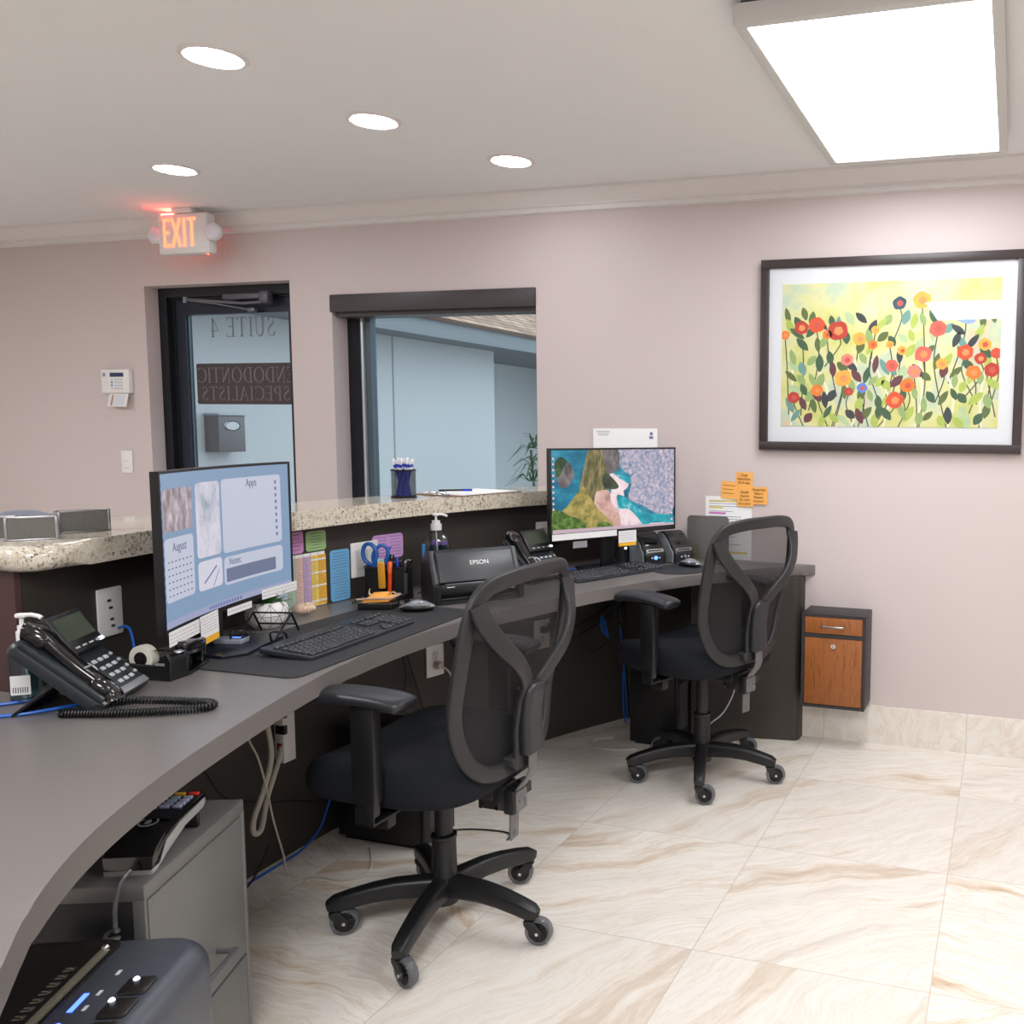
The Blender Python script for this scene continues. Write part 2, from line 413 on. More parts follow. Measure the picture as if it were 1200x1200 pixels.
# reversed serif lettering, drawn as strokes
def glyph(ch):
    S, s_ = [], []     # thick and thin strokes, unit box 0..w x 0..1
    arc = lambda cx, cy, rx, ry, a0, a1, n=10: [(cx + rx * cos(RAD(a0 + (a1 - a0) * i / n)), cy + ry * sin(RAD(a0 + (a1 - a0) * i / n))) for i in range(n + 1)]
    ser = lambda x, y, w=.12: s_.append([(x - w, y), (x + w, y)])
    w = .7
    if ch == 'I': w = .3; S += [[(.15, 0), (.15, 1)]]; ser(.15, 0); ser(.15, 1)
    elif ch == 'T': S += [[(.35, 0), (.35, 1)]]; s_ += [[(.02, 1), (.68, 1)], [(.02, 1), (.02, .86)], [(.68, 1), (.68, .86)]]; ser(.35, 0)
    elif ch == 'E': w = .62; S += [[(.14, 0), (.14, 1)]]; s_ += [[(.0, 1), (.56, 1), (.56, .86)], [(.14, .52), (.46, .52)], [(.0, 0), (.6, 0), (.6, .16)]]
    elif ch == 'L': w = .6; S += [[(.14, 0), (.14, 1)]]; s_ += [[(0, 0), (.58, 0), (.58, .17)]]; ser(.14, 1)
    elif ch == 'U': S += [[(.14, 1), (.14, .3)] + arc(.36, .28, .22, .28, 180, 270, 6)]; s_ += [arc(.36, .28, .24, .28, 270, 360, 6) + [(.6, 1)]]; ser(.14, 1); ser(.6, 1)
    elif ch == 'N': w = .8; s_ += [[(.12, 0), (.12, 1)], [(.68, 0), (.68, 1)]]; S += [[(.12, 1), (.68, 0)]]; ser(.12, 0); ser(.68, 1); ser(.08, 1, .08)
    elif ch == 'D': w = .82; S += [[(.14, 0), (.14, 1)], arc(.3, .5, .42, .48, -50, 50)]; s_ += [[(0, 1)] + arc(.3, .5, .42, .5, 90, 50, 4), [(0, 0)] + arc(.3, .5, .42, .5, 270, 310, 4)]
    elif ch == 'O': w = .9; S += [arc(.43, .5, .4, .5, 130, 230), arc(.43, .5, .4, .5, -50, 50)]; s_ += [arc(.43, .5, .4, .5, 50, 130), arc(.43, .5, .4, .5, 230, 310)]
    elif ch == 'C': w = .8; S += [arc(.45, .5, .42, .5, 130, 230)]; s_ += [arc(.45, .5, .4, .5, 40, 130), arc(.45, .5, .4, .5, 230, 318), [(.76, .82), (.76, .98)]]
    elif ch == 'P': w = .64; S += [[(.14, 0), (.14, 1)], arc(.28, .74, .3, .25, -50, 50, 8)]; s_ += [[(0, 1), (.3, 1)] + arc(.28, .74, .3, .26, 80, 50, 3), [(.14, .48), (.3, .48)] + arc(.28, .74, .3, .26, 280, 310, 3)]; ser(.14, 0)
    elif ch == 'A': w = .76; s_ += [[(.08, 0), (.38, 1)], [(.2, .36), (.54, .36)]]; S += [[(.38, 1), (.68, 0)]]; ser(.08, 0, .1); ser(.68, 0, .1)
    elif ch == 'S': w = .58; S += [[(.12, .76), (.16, .64), (.3, .54), (.42, .44), (.48, .3), (.47, .2)]]; s_ += [arc(.29, .76, .18, .23, 20, 180, 8), arc(.27, .24, .22, .24, 195, 345, 8), [(.47, .8), (.47, .97)], [(.07, .03), (.07, .22)]]
    elif ch == '4': w = .62; S += [[(.44, 0), (.44, 1)]]; s_ += [[(.44, 1), (.02, .3), (.6, .3)]]; ser(.44, 0, .1)
    return S, s_, w
def words(s, hgt, x, z, y, width):
    g = G(); tot = sum(glyph(c)[2] + .14 if c != ' ' else .4 for c in s); k = width / (tot * hgt); cx = 0.
    for c in s:
        if c == ' ': cx += .4; continue
        S, t_, w = glyph(c)
        for lst, r in ((S, .052), (t_, .022)):
            for st in lst:
                pts = [(-(cx + p[0]) * hgt * k + x, y, z + p[1] * hgt) for p in st]
                g.add(sweep(pts, [(-r * hgt, -.0004), (r * hgt, -.0004), (r * hgt, .0004), (-r * hgt, .0004)], up=(0, 1, 0)))
        cx += w + .14
    return g
LET = M('letter_vinyl', (112, 116, 116), .6)
words('SUITE 4', .098, .715, 1.788, .052, .44).build('lettering', LET, leaf)
LE2 = M('letter_vinyl_light', (122, 112, 114), .6)
gg = words('ENDODONTIC', .078, .825, 1.546, .0505, .645); h2 = words('SPECIALISTS', .072, .795, 1.452, .0505, .59)
o_ = len(gg.v); gg.v += h2.v; gg.f += [tuple(i + o_ for i in f) for f in h2.f]
gg.build('lettering', LE2, leaf)
cl = P('door_closer', M('closer_grey', (96, 98, 106), .4, .5), dr, bx(.46, .73, -.03, .005, 1.968, 1.996, .005), bx(.70, .76, -.04, .005, 1.945, 2.005, .01))
P('closer_arm', M('closer_arm', (112, 114, 120), .35, .6), cl, tube([(.72, -.035, 1.95), (.60, -.04, 1.945), (.235, -.04, 1.975)], .007), tube([(.235, -.045, 1.972), (.42, -.035, 1.95), (.62, .01, 1.915)], .006), (cyl(.012, .03, 12), T(.235, -.045, 1.955)), (box(.05, .02, .02, .004), T(.62, 0, 1.917)))

# ------------------------------------------------------------------ lobby window
wn = bpy.data.objects.new('window_1', None); COL.objects.link(wn); wn.location = (WX0, D, WZ0)
wn['kind'] = 'structure'; wn['category'] = 'window'; wn['label'] = 'large window with a dark valance over the granite counter'
ww = WX1 - WX0
P('valance', M('valance_brown', (62, 56, 58), .42, noise=.06), wn, bx(-.004, ww, -.012, .09, .978, 1.062, .003), bx(.01, ww, .02, .11, .958, .978))
P('window_frame', FRAMEB, wn, bx(0, .07, .105, .17, 0, .978), bx(ww - .06, ww, .105, .17, 0, .978), bx(.07, ww - .06, .11, .17, .965, 1.06), bx(.07, ww - .06, .105, .17, 0, .06))
sash = P('window_sash', M('sash_grey', (74, 88, 98), .4, .3), wn, bx(.07, .078, .108, .165, .06, .965), bx(.092, .125, .12, .16, .06, .965))
P('frame_highlight', M('aluminium_highlight', (208, 214, 216), .3, .6), sash, bx(.078, .090, .106, .15, .06, .965))  # bright strip paints the highlight along the aluminium frame
P('glass', PANE, sash, bx(.125, ww - .06, .138, .142, .06, .965))
P('window_sill', TRIMW, wn, bx(0, ww, 0, .105, -.0, .02))

# ------------------------------------------------------------------ courtyard outside
t = NT('stucco'); n = t.n('TexNoise', Scale=60., Detail=5.); t.l(t.coords(world=True), n.inputs['Vector'])
t.b.inputs['Base Color'].default_value = lin((202, 205, 206)); t.b.inputs['Roughness'].default_value = .9; t.bump(n.outputs[0], .3, .004); STUC = t.m
t = NT('shingles'); co = t.coords((1, 1, 1), True)
sxyz = t.n('SeparateXYZ'); t.l(co, sxyz.inputs[0]); cmb = t.n('CombineXYZ'); t.l(sxyz.outputs[1], cmb.inputs[0]); t.l(sxyz.outputs[0], cmb.inputs[1])
br = t.n('TexBrick', Scale=1.); br.inputs['Color1'].default_value = lin((196, 164, 138)); br.inputs['Color2'].default_value = lin((150, 118, 98)); br.inputs['Mortar'].default_value = lin((96, 76, 66))
br.inputs['Brick Width'].default_value = .26; br.inputs['Row Height'].default_value = .12; br.inputs['Mortar Size'].default_value = .012
t.l(cmb.outputs[0], br.inputs['Vector']); t.l(br.outputs[0], t.b.inputs['Base Color']); t.b.inputs['Roughness'].default_value = .9; SHING = t.m
EAVE = M('eave_paint', (132, 138, 142), .7, noise=.05)
struct('outside_ground', G().add(bx(-12, 5, 3.956, 18, -.12, -.02)), M('concrete', (150, 148, 144), .9, noise=.08, nscale=6), 'concrete courtyard outside', 'ground')
nb = bpy.data.objects.new('exterior_building', None); COL.objects.link(nb); nb.location = (-5.3, 4.0, -.02); nb['kind'] = 'structure'; nb['category'] = 'building'; nb['label'] = 'pale stucco wing with a shingled roof across the courtyard'
P('wall', STUC, nb, bx(-.3, 0, -.04, 4.5, 0, 2.14), bx(-1.2, -1.0, 4.5, 10, 0, 2.14), bx(-1.0, -.3, 4.4, 4.5, 0, 2.14), bx(-1.0, .2, 7.4, 7.7, 0, 2.14))
P('wall_joint', M('joint_grey', (150, 158, 162), .9), nb, bx(0, .004, 2.86, 2.875, 0, 2.14))
P('eave', EAVE, nb, bx(-1.0, .45, -.04, 10, 2.13, 2.15), bx(.43, .47, -.04, 10, 2.11, 2.27))
P('roof', SHING, nb, ([(.5, -.04, 2.28), (.5, 10, 2.28), (-5, 10, 4.7), (-5, -.04, 4.7), (.5, -.04, 2.25), (.5, 10, 2.25), (-5, 10, 4.6), (-5, -.04, 4.6)], [(0, 1, 2, 3), (4, 7, 6, 5), (0, 4, 5, 1), (1, 5, 6, 2), (2, 6, 7, 3), (3, 7, 4, 0)]))
# mailbox on the outside wall, seen through the door
MBX = M('mailbox_grey', (104, 100, 104), .45, .2, noise=.05)
mb = thing('mailbox', 'grey wall mailbox with an oval plate, seen through the glass door', 'mailbox', (-5.3, 5.0, 1.19), 90)
P('body', MBX, mb, bx(-.11, .11, -.125, 0, -.06, .19, .004))
P('lid', M('mailbox_lid', (168, 176, 182), .4, .3), mb, bx(-.115, .115, -.135, 0, .19, .205, .004))
P('badge', STEEL, mb, (cyl(.045, .006, 24), T(.0, -.125, .12, 90, 0, 0, (1.25, .62, 1))), (lathe([(.05, 0), (.056, .004), (.05, .008)], 24, True), T(0, -.125, .12, 90, 0, 0, (1.25, .62, 1))))
# leafy plant
pl = thing('tall_plant', 'feathery green plant outside beyond the window', 'plant', (-4.45, 7.8, -.02))
g = G(); g.add(tube([(0, 0, 0), (.02, 0, .6), (-.02, 0, 1.12)], .012))
g.build('stem', M('plant_stem', (88, 92, 70), .8, noise=.1), pl)
g = G(); rnd = random.Random(3)
for z0, cnt, L in ((1.14, 20, .26), (.98, 14, .2), (.82, 16, .24), (.66, 14, .22), (.45, 14, .2)):
    for i in range(cnt):
        a = rnd.uniform(0, 2 * pi); e = rnd.uniform(-.2, 1.1); l = L * rnd.uniform(.7, 1.15)
        d = V((cos(a) * cos(e), sin(a) * cos(e), sin(e))); b = V((rnd.uniform(-.03, .03), rnd.uniform(-.03, .03), z0))
        g.add(sweep([b, b + d * l * .5 + V((0, 0, .02)), b + d * l - V((0, 0, .09 * l / L))], [(-.011, 0), (0, .002), (.011, 0), (0, -.002)], up=(0, 0, 1), scale=lambda q: (1.2 - abs(q - .35) * 1.5, 1)))
g.build('leaves', M('leaf_green', (74, 112, 78), .6, noise=.2, nscale=8), pl)

# ------------------------------------------------------------------ ceiling lights
PANEL = EM('panel_glow', (250, 252, 255), 6.5); CAN = EM('can_glow', (246, 248, 255), 26.)
cp = thing('ceiling_panel_light', 'large rectangular lit ceiling panel with a white frame', 'ceiling light', (-.375, 2.812, H))
hx, hy = .3, .585
P('frame', M('panel_frame', (206, 205, 203), .5), cp, bx(-hx - .02, hx + .02, -hy - .03, -hy, -.062, -.012, .003), bx(-hx - .02, hx + .02, hy, hy + .03, -.062, -.012, .003), bx(-hx - .02, -hx + .01, -hy, hy, -.062, -.012, .003), bx(hx - .01, hx + .02, -hy, hy, -.062, -.012, .003))
P('shadow_backing', M('panel_gap_shadow', (70, 74, 82), .6), cp, bx(-hx - .005, hx + .005, -hy - .01, hy + .01, -.014, 0))  # dark colour paints the shadow in the gap between frame and ceiling
P('diffuser', PANEL, cp, bx(-hx + .01, hx - .01, -hy, hy, -.054, -.03))
def can(x, y, label, first=[None]):
    if first[0] is None:
        c = thing('recessed_light', label, 'ceiling light', (x, y, H), 0, 'round recessed ceiling lights')
        P('trim_ring', TRIMW, c, lathe([(.07, -.002), (.078, -.007), (.088, -.005), (.092, 0), (.07, 0)], 36, True))
        P('lens', CAN, c, cyl(.071, .004, 36, -.006))
        first[0] = c
    else: dup(first[0], (x, y, H), 0, label)
can(-2.235, 2.148, 'round recessed ceiling light nearest the viewer, above the curved monitor')
can(-2.155, 2.725, 'round recessed ceiling light second nearest, above the tall hand sanitizer')
can(-3.369, 3.023, 'round recessed ceiling light just in front of the exit sign')
can(-1.942, 3.261, 'small looking recessed ceiling light nearest the floral picture, by the crown moulding')
# added area lights, unseen behind and beside the viewpoint, to brighten the room
for i, (x, y, p) in enumerate(((1.3, 1.6, 15.), (-.4, -.3, 30.), (-3.2, .2, 20.), (1.2, -1.6, 16.), (-5.0, 1.3, 18.))):
    ld = bpy.data.lights.new('added_fill_light', 'AREA'); ld.shape = 'RECTANGLE'; ld.size = .58; ld.size_y = 1.17; ld.energy = p; ld.color = (.97, .985, 1)
    lo = bpy.data.objects.new('added_fill_light', ld); COL.objects.link(lo); lo.location = (x, y, H - .06)
w = bpy.data.worlds.new('sky'); SC.world = w; w.use_nodes = True
bg = w.node_tree.nodes['Background']; bg.inputs[0].default_value = (.90, .95, 1., 1); bg.inputs[1].default_value = 1.15

# ------------------------------------------------------------------ exit sign
ex = thing('exit_sign', 'white EXIT sign with red lit letters and two lamp heads, hung from the ceiling', 'exit sign', (-3.94, 3.585, 2.155))
P('housing', WHITEP, ex, bx(-.155, .15, -.025, .03, 0, .195, .012), bx(.12, .155, -.02, .03, .0, .12, .008))
P('canopy', WHITEP, ex, bx(-.06, .06, -.03, .035, .195, .22, .004))
RED = EM('exit_red', (255, 96, 66), 2.3)
P('lettering', RED, ex, *[(bx(*b), MX()) for b in
    [(-.118, -.105, -.0275, -.0245, .034, .172), (-.105, -.074, -.0275, -.0245, .158, .172), (-.105, -.08, -.0275, -.0245, .097, .110), (-.105, -.074, -.0275, -.0245, .034, .048),
     (.006, .021, -.0275, -.0245, .034, .172), (.052, .067, -.0275, -.0245, .034, .160), (.034, .085, -.0275, -.0245, .158, .172)]],
  sweep([(-.063, -.026, .172), (-.012, -.026, .034)], [(-.0075, -.0015), (.0075, -.0015), (.0075, .0015), (-.0075, .0015)], up=(0, 1, 0)),
  sweep([(-.012, -.026, .172), (-.063, -.026, .034)], [(-.0075, -.0015), (.0075, -.0015), (.0075, .0015), (-.0075, .0015)], up=(0, 1, 0)))
P('top_glow_slot', EM('exit_slot', (255, 60, 45), 30.), ex, bx(-.14, -.065, -.018, .018, .1945, .1985))
for sx in (-1, 1):
    hd = P('lamp_head', WHITEP, ex, (lathe([(1e-6, -.03), (.03, -.026), (.040, -.010), (.043, .010), (.040, .016)], 24), T(sx * .180, -.012, .098, 88, 0, sx * 12 + 14)), (cyl(.018, .03, 14), T(sx * .15, 0, .09, 0, sx * 90)))
    P('lamp_lens', M('lamp_lens', (226, 218, 226), .15, coat=.3), hd, (ball(.039, 18, 10, (1, 1, .35)), T(sx * .180 + .004 * sx + .004, -.026, .0985, 88, 0, sx * 12 + 14)))
P('indicator', RED, ex, (cyl(.006, .006, 10), T(.128, .0, -.005)))
# ------------------------------------------------------------------ reception half wall, granite, desk
ys = [1.385 + (3.754 - 1.385) * i / 40 for i in range(41)]
inner = [(curvewall(y), y) for y in ys]; outer = [(curvewall(y) - .11, y) for y in reversed(ys)]
struct('wall_reception', G().add(prism(inner + outer, 0, 1.014)), DARKLAM, 'curved dark half wall between desk and lobby', 'wall')
struct('trim_2', G().add(bx(-2.9, -2.012, 1.371, 1.384, 0, 1.014)), BURG, 'burgundy end panel of the half wall', 'trim')
def arc(R, y0, y1, n=40): return [(.89 - sqrt(R * R - (y0 + (y1 - y0) * i / n - 2.15) ** 2), y0 + (y1 - y0) * i / n) for i in range(n + 1)]
cr = .06; fx = .89 - sqrt(2.925 ** 2 - (1.42 - 2.15) ** 2)
corner = [(fx - cr + cr * cos(RAD(a)), 1.345 + cr + cr * sin(RAD(a))) for a in range(-90, 1, 15)]
gp = [(-2.95, 1.345)] + corner + arc(2.925, 1.44, 3.753) + list(reversed(arc(3.185, 2.05, 3.753))) + [(-2.40, 1.84), (-2.95, 1.80)]
tag(G().add(prism(gp, 1.0145, GRAN, .024, 4)).build('granite_counter', GRANITE, None, 50), 'speckled cream granite counter on top of the curved half wall', 'counter')

front = smooth([(x, y, 0) for x, y in [(-.793, 3.753), (-.93, 3.64), (-1.2, 3.315), (-1.365, 2.98), (-1.455, 2.73), (-1.54, 2.4), (-1.562, 2.08), (-1.545, 1.83), (-1.50, 1.63), (-1.435, 1.41), (-1.345, 1.16), (-1.235, .93), (-1.12, .765), (-1.0, .64), (-.85, .49), (-.6, .28)]], 6)
dp = [(p.x, p.y) for p in front] + [(-2.7, .28), (-2.7, 1.369)] + arc(2.999, 1.369, 3.753)
desk = thing('reception_desk', 'long curved grey laminate reception desk along the half wall', 'desk', (0, 0, 0))
P('worktop', DESKM, desk, prism(dp, DESK - .045, DESK, .003, 2))
ep = [(-.835, 3.752), (-.838, 3.735)] + [(-.868 + .03 * cos(RAD(a)), 3.728 + .03 * sin(RAD(a)) - .03) for a in range(0, -91, -15)] + [(-.93, 3.66), (-1.30, 3.60), (-1.30, 3.752)]
P('end_panel', DARKLAM, desk, prism(ep, 0, DESK - .0455))
P('back_panel', DARKLAM, desk, bx(-1.71, -1.30, 3.738, 3.753, 0, DESK - .0455))
P('support_panel', DARKLAM, desk, bx(-2.66, -2.05, .9, .94, 0, DESK - .0455))

# ------------------------------------------------------------------ office chairs
def back_y(x, zr): return -.228 - .11 * zr + .62 * x * x + .022 * math.exp(-((zr - .15) / .12) ** 2)
OUT = [(0, 0), (.11, .006), (.178, .05), (.218, .14), (.236, .25), (.236, .355), (.222, .435), (.185, .482), (.10, .498), (0, .50)]
OUT = OUT + [(-x, z) for x, z in reversed(OUT[1:-1])]
OUTS = [(p.x, p.y) for p in smooth([(x, z, 0) for x, z in OUT], 5, True)]
def make_chair(loc, rz, base, label, casters, lift):
    BZ = .45 + lift; AZ = .028 + lift
    def bp(x, zr, off=0.): return (x, back_y(x, zr) - off, BZ + zr)
    c = thing('office_chair', label, 'chair', loc, rz, 'black mesh office chairs at the desk')
    # five star base
    for i in range(5):
        a = RAD(base + 72 * i); d = V((cos(a), sin(a), 0))
        path = [d * r + V((0, 0, z)) for r, z in ((.015, .105), (.06, .108), (.12, .110), (.18, .105), (.24, .094), (.275, .086), (.292, .082))]
        sec = rrect(.052, .05, .012, 3)
        sc = lambda q: (1. - .30 * q, 1.12 - .42 * q) if q < .9 else ((1. - .30 * q) * (1 - (q - .9) * 3), (1.12 - .42 * q) * (1 - (q - .9) * 3))
        P('leg', CHAIRD, c, sweep(path, sec, up=(0, 0, 1), scale=sc), ang=50)
        sw = RAD(casters[i]) - RAD(rz); t_ = V((cos(sw), sin(sw), 0)); ax = V((-sin(sw), cos(sw), 0))   # t_: trail direction, ax: axle
        piv = d * .272; wc = piv + t_ * .022 + V((0, 0, .0365))
        g = G(); g.add(cyl(.011, .022, 12, .062), MX.Translation(piv)); g.add(cyl(.017, .007, 14, .061), MX.Translation(piv))
        R_ = MX.Translation(wc) @ MX((( t_.x, ax.x, 0, 0), (t_.y, ax.y, 0, 0), (0, 0, 1, 0), (0, 0, 0, 1)))
        for s in (-1, 1):
            g.add(prism([(-.012, -.008), (.010, -.010), (.012, .006), (-.008, .026), (-.034, .030), (-.036, .020)], -.0022, .0022, .001, 1), R_ @ T(0, s * .0155, 0, 90))
        g.add(box(.030, .035, .007, .002), R_ @ T(-.022, 0, .0275))
        k = g.build('caster', CHAIRD, c)
        wh = G().add(cyl(.026, .018, 22, -.009), R_ @ T(rx=90))
        for j in range(6): wh.add(box(.005, .024, .045, .001), R_ @ T(ry=30 * j))
        wh.build('wheel_hub', BLK, k)
        P('tyre', TYRE, k, (lathe([(.0265, -.0115), (.034, -.0115), (.0365, -.006), (.0365, .006), (.034, .0115), (.0265, .0115)], 30, True), R_ @ T(rx=90)))
        P('axle_bolt', CHROME, k, (cyl(.0045, .042, 10, -.021), R_ @ T(rx=90)))
    P('gas_lift', CHAIRD, c, lathe([(.0, .06), (.036, .06), (.037, .10), (.033, .115), (.031, .235), (.034, .238), (.034, .246), (.030, .248), (.0235, .2485), (.0235, .375 + lift), (0, .375 + lift)], 26))
    P('tilt_mechanism', BLK, c, *[(q, T(0, 0, lift)) for q in (bx(-.075, .075, -.10, .10, .365, .392, .01), bx(-.045, .045, -.18, -.08, .352, .388, .008), bx(-.20, -.07, .02, .05, .366, .378, .004), bx(-.22, -.185, .0, .06, .330, .378, .008), bx(.07, .23, -.03, -.015, .366, .376, .003))])
    # seat
    g = G(); N = 44; rings = []
    for z, s in ((.392, .80), (.394, .93), (.402, .985), (.425, 1.0), (.452, 1.0), (.468, .985), (.478, .94), (.482, .86), (.480, .60), (.478, .30)):
        ring = []
        for i in range(N):
            a = 2 * pi * i / N; ca, sa = cos(a), sin(a); e = 2. / 4.2
            x = .255 * math.copysign(abs(ca) ** e, ca); y = .245 * math.copysign(abs(sa) ** e, sa) + .01
            if y < 0: x *= 1 - .10 * (y / .24) ** 2
            zz = z + lift - (.022 * max(0, (y - .14) / .11) ** 2 if z > .42 else 0) + (.014 * (abs(x) / .25) ** 2 if z > .47 else 0)
            ring.append((x * s, (y - .01) * s + .035, zz))
        rings.append(ring)
    vs = [p for r in rings for p in r]; fs = []
    for k in range(len(rings) - 1):
        for i in range(N): fs.append((k * N + i, k * N + (i + 1) % N, (k + 1) * N + (i + 1) % N, (k + 1) * N + i))
    fs += [tuple(range(N - 1, -1, -1)), tuple((len(rings) - 1) * N + i for i in range(N))]
    P('seat', FAB, c, (vs, fs), ang=60)
    # arms
    for s in (-1, 1):
        X = s * .288
        ar = P('armrest', BLK, c, bx(X - .013, X + .013, -.026, .026, .395 + lift, .57 + AZ, .006), bx(min(s * .15, X + s * .014), max(s * .15, X + s * .014), -.026, .026, .376 + lift, .384 + lift, .003), bx(X - .014, X - .010, -.026, .026, .376 + lift, .42 + lift, .001))
        P('arm_sleeve', BLK, ar, bx(X - .016, X + .016, -.032, .034, .43 + lift, .635 + AZ, .007))
        path = [(X, y, z + AZ) for y, z in ((-.115, .640), (-.105, .645), (-.06, .652), (.02, .655), (.09, .652), (.13, .645), (.148, .638))]
        sec = [(.045 * cos(a), .5 * .042 * (1 if sin(a) > 0 else .8) * math.copysign(abs(sin(a)) ** .7, sin(a))) for a in [2 * pi * i / 20 for i in range(20)]]
        P('arm_pad', PADM, ar, sweep(smooth(path, 4), sec, up=(0, 0, 1), scale=lambda q: (max(.12, sqrt(max(0., 1 - (2 * q - 1) ** 6))), max(.25, sqrt(max(0., 1 - (2 * q - 1) ** 8))))), ang=60)
    # backrest
    loop = [bp(x, z) for x, z in OUTS]; m = len(OUTS)
    def nrm(i):
        x, z = OUTS[i % m]; e = 1e-3
        dx = (back_y(x + e, z) - back_y(x - e, z)) / (2 * e); dz = (back_y(x, z + e) - back_y(x, z - e)) / (2 * e)
        return V((-dx, 1, -dz)).normalized()
    P('back_frame', CHAIRP, c, sweep(loop, rrect(.043, .020, .009, 3), True, up=nrm), ang=60)
    # woven panel: grid filled inside the outline
    rows = 22; g = G(); vs, fs = [], []
    zz = [.004 + .492 * i / rows for i in range(rows + 1)]
    right = [(x, z) for x, z in OUTS if x >= -1e-6]; right.sort(key=lambda p: p[1])
    def hw(z):
        for (x0, z0), (x1, z1) in zip(right, right[1:]):
            if z0 <= z <= z1 + 1e-9: return x0 + (x1 - x0) * ((z - z0) / (z1 - z0) if z1 > z0 else 0)
        return .05
    cols = 12
    for z in zz:
        h = hw(z)
        for j in range(cols + 1): vs.append(bp(-h + 2 * h * j / cols, z, -.002))
    for i in range(rows):
        for j in range(cols): a = i * (cols + 1) + j; fs.append((a, a + 1, a + cols + 2, a + cols + 1))
    P('back_mesh', MESHF, c, (vs, fs))
    # Y shaped support
    g = G()
    for s in (-1, 1):
        pts = smooth([bp(s * .022, .10, .026), bp(s * .026, .18, .032), bp(s * .052, .235, .044), bp(s * .115, .295, .052), bp(s * .172, .350, .042), bp(s * .205, .405, .022), bp(s * .214, .450, .006)], 5)
        g.add(sweep(pts, rrect(.050, .016, .006, 3), up=(0, 1, .1), scale=lambda q: (1.05 - .25 * sin(pi * q) + .25 * q * q, 1)))
    g.add(sweep([bp(0, z, .024) for z in (-.002, .05, .10, .15, .205)], rrect(.085, .018, .007, 3), up=(0, 1, .1), scale=lambda q: (1.25 - .3 * q, 1)))
    g.add(bx(-.06, .06, back_y(0, .02) - .03, back_y(0, .02) + .01, BZ + .004, BZ + .03, .006))
    g.build('back_support', CHAIRP, c, 55)
    P('spine_cover', PADM, c, sweep([bp(0, z, .044) for z in (.035, .045, .08, .12, .16, .195, .210, .216)], rrect(.082, .032, .014, 4), up=(0, 1, .1), scale=lambda q: (1.0 if q < .75 else 1 - 1.6 * (q - .75) ** 1.4 * 2, 1. if q < .8 else 1 - (q - .8) * 2.2)), ang=60)
    by = back_y(0, 0) - .046
    P('back_bar', BARM, c, sweep([(0, by, BZ + .05), (0, by, BZ - .01), (0, by + .008, BZ - .03), (0, by + .052, BZ - .085), (0, by + .056, BZ - .10), (0, by + .058, .245 + lift)], rrect(.040, .006, .002, 2), up=(0, 1, .2)), (cyl(.006, .004, 12), T(0, by + .056, .262 + lift, 90)))
    CZ = .32 + lift
    cb = P('bar_clamp', BLK, c, bx(-.03, .03, by + .065, by + .145, CZ + .005, CZ + .075, .006), bx(-.034, .034, by + .036, by + .07, CZ - .002, CZ + .065, .008), bx(-.02, .02, by + .1, by + .19, CZ + .032, CZ + .064, .006))
    for y, z in ((.132, .05), (.132, .015), (.085, .015)): P('bolt', CHROME, cb, (cyl(.006, .007, 12), T(-.037, by + y, CZ + z, 0, 90)))
    P('clamp_plate', BARM, cb, bx(-.026, .026, by + .033, by + .038, CZ + .005, CZ + .058, .002), *[(cyl(.003, .004, 10), T(x, by + .034, CZ + .03, 90)) for x in (-.012, .012)])
    P('clamp_knob', BLK, cb, (prism(ngon(.024, 6), 0, .028, .003, 1), T(.034, by + .06, CZ + .045, 0, 90)))
    return c
t = NT('clear_tyre'); tr = t.n('BsdfTransparent', Color=lin((210, 210, 212))); pr = t.n('BsdfPrincipled'); pr.inputs['Base Color'].default_value = lin((120, 122, 126)); pr.inputs['Roughness'].default_value = .1
mx = t.n('MixShader'); mx.inputs[0].default_value = .5; t.l(tr.outputs[0], mx.inputs[1]); t.l(pr.outputs[0], mx.inputs[2]); t.l(mx.outputs[0], t.out.inputs[0]); TYRE = t.m
make_chair((-1.42, 2.0, 0), 90, -23, 'black mesh office chair nearer the viewer, pushed under the desk by the curved monitor', (200, 20, 30, 340, 10), .02)
make_chair((-1.105, 3.19, 0), 68, 3, 'black mesh office chair by the wooden drop box, further from the viewer', (10, 190, 20, 10, 20), .048)
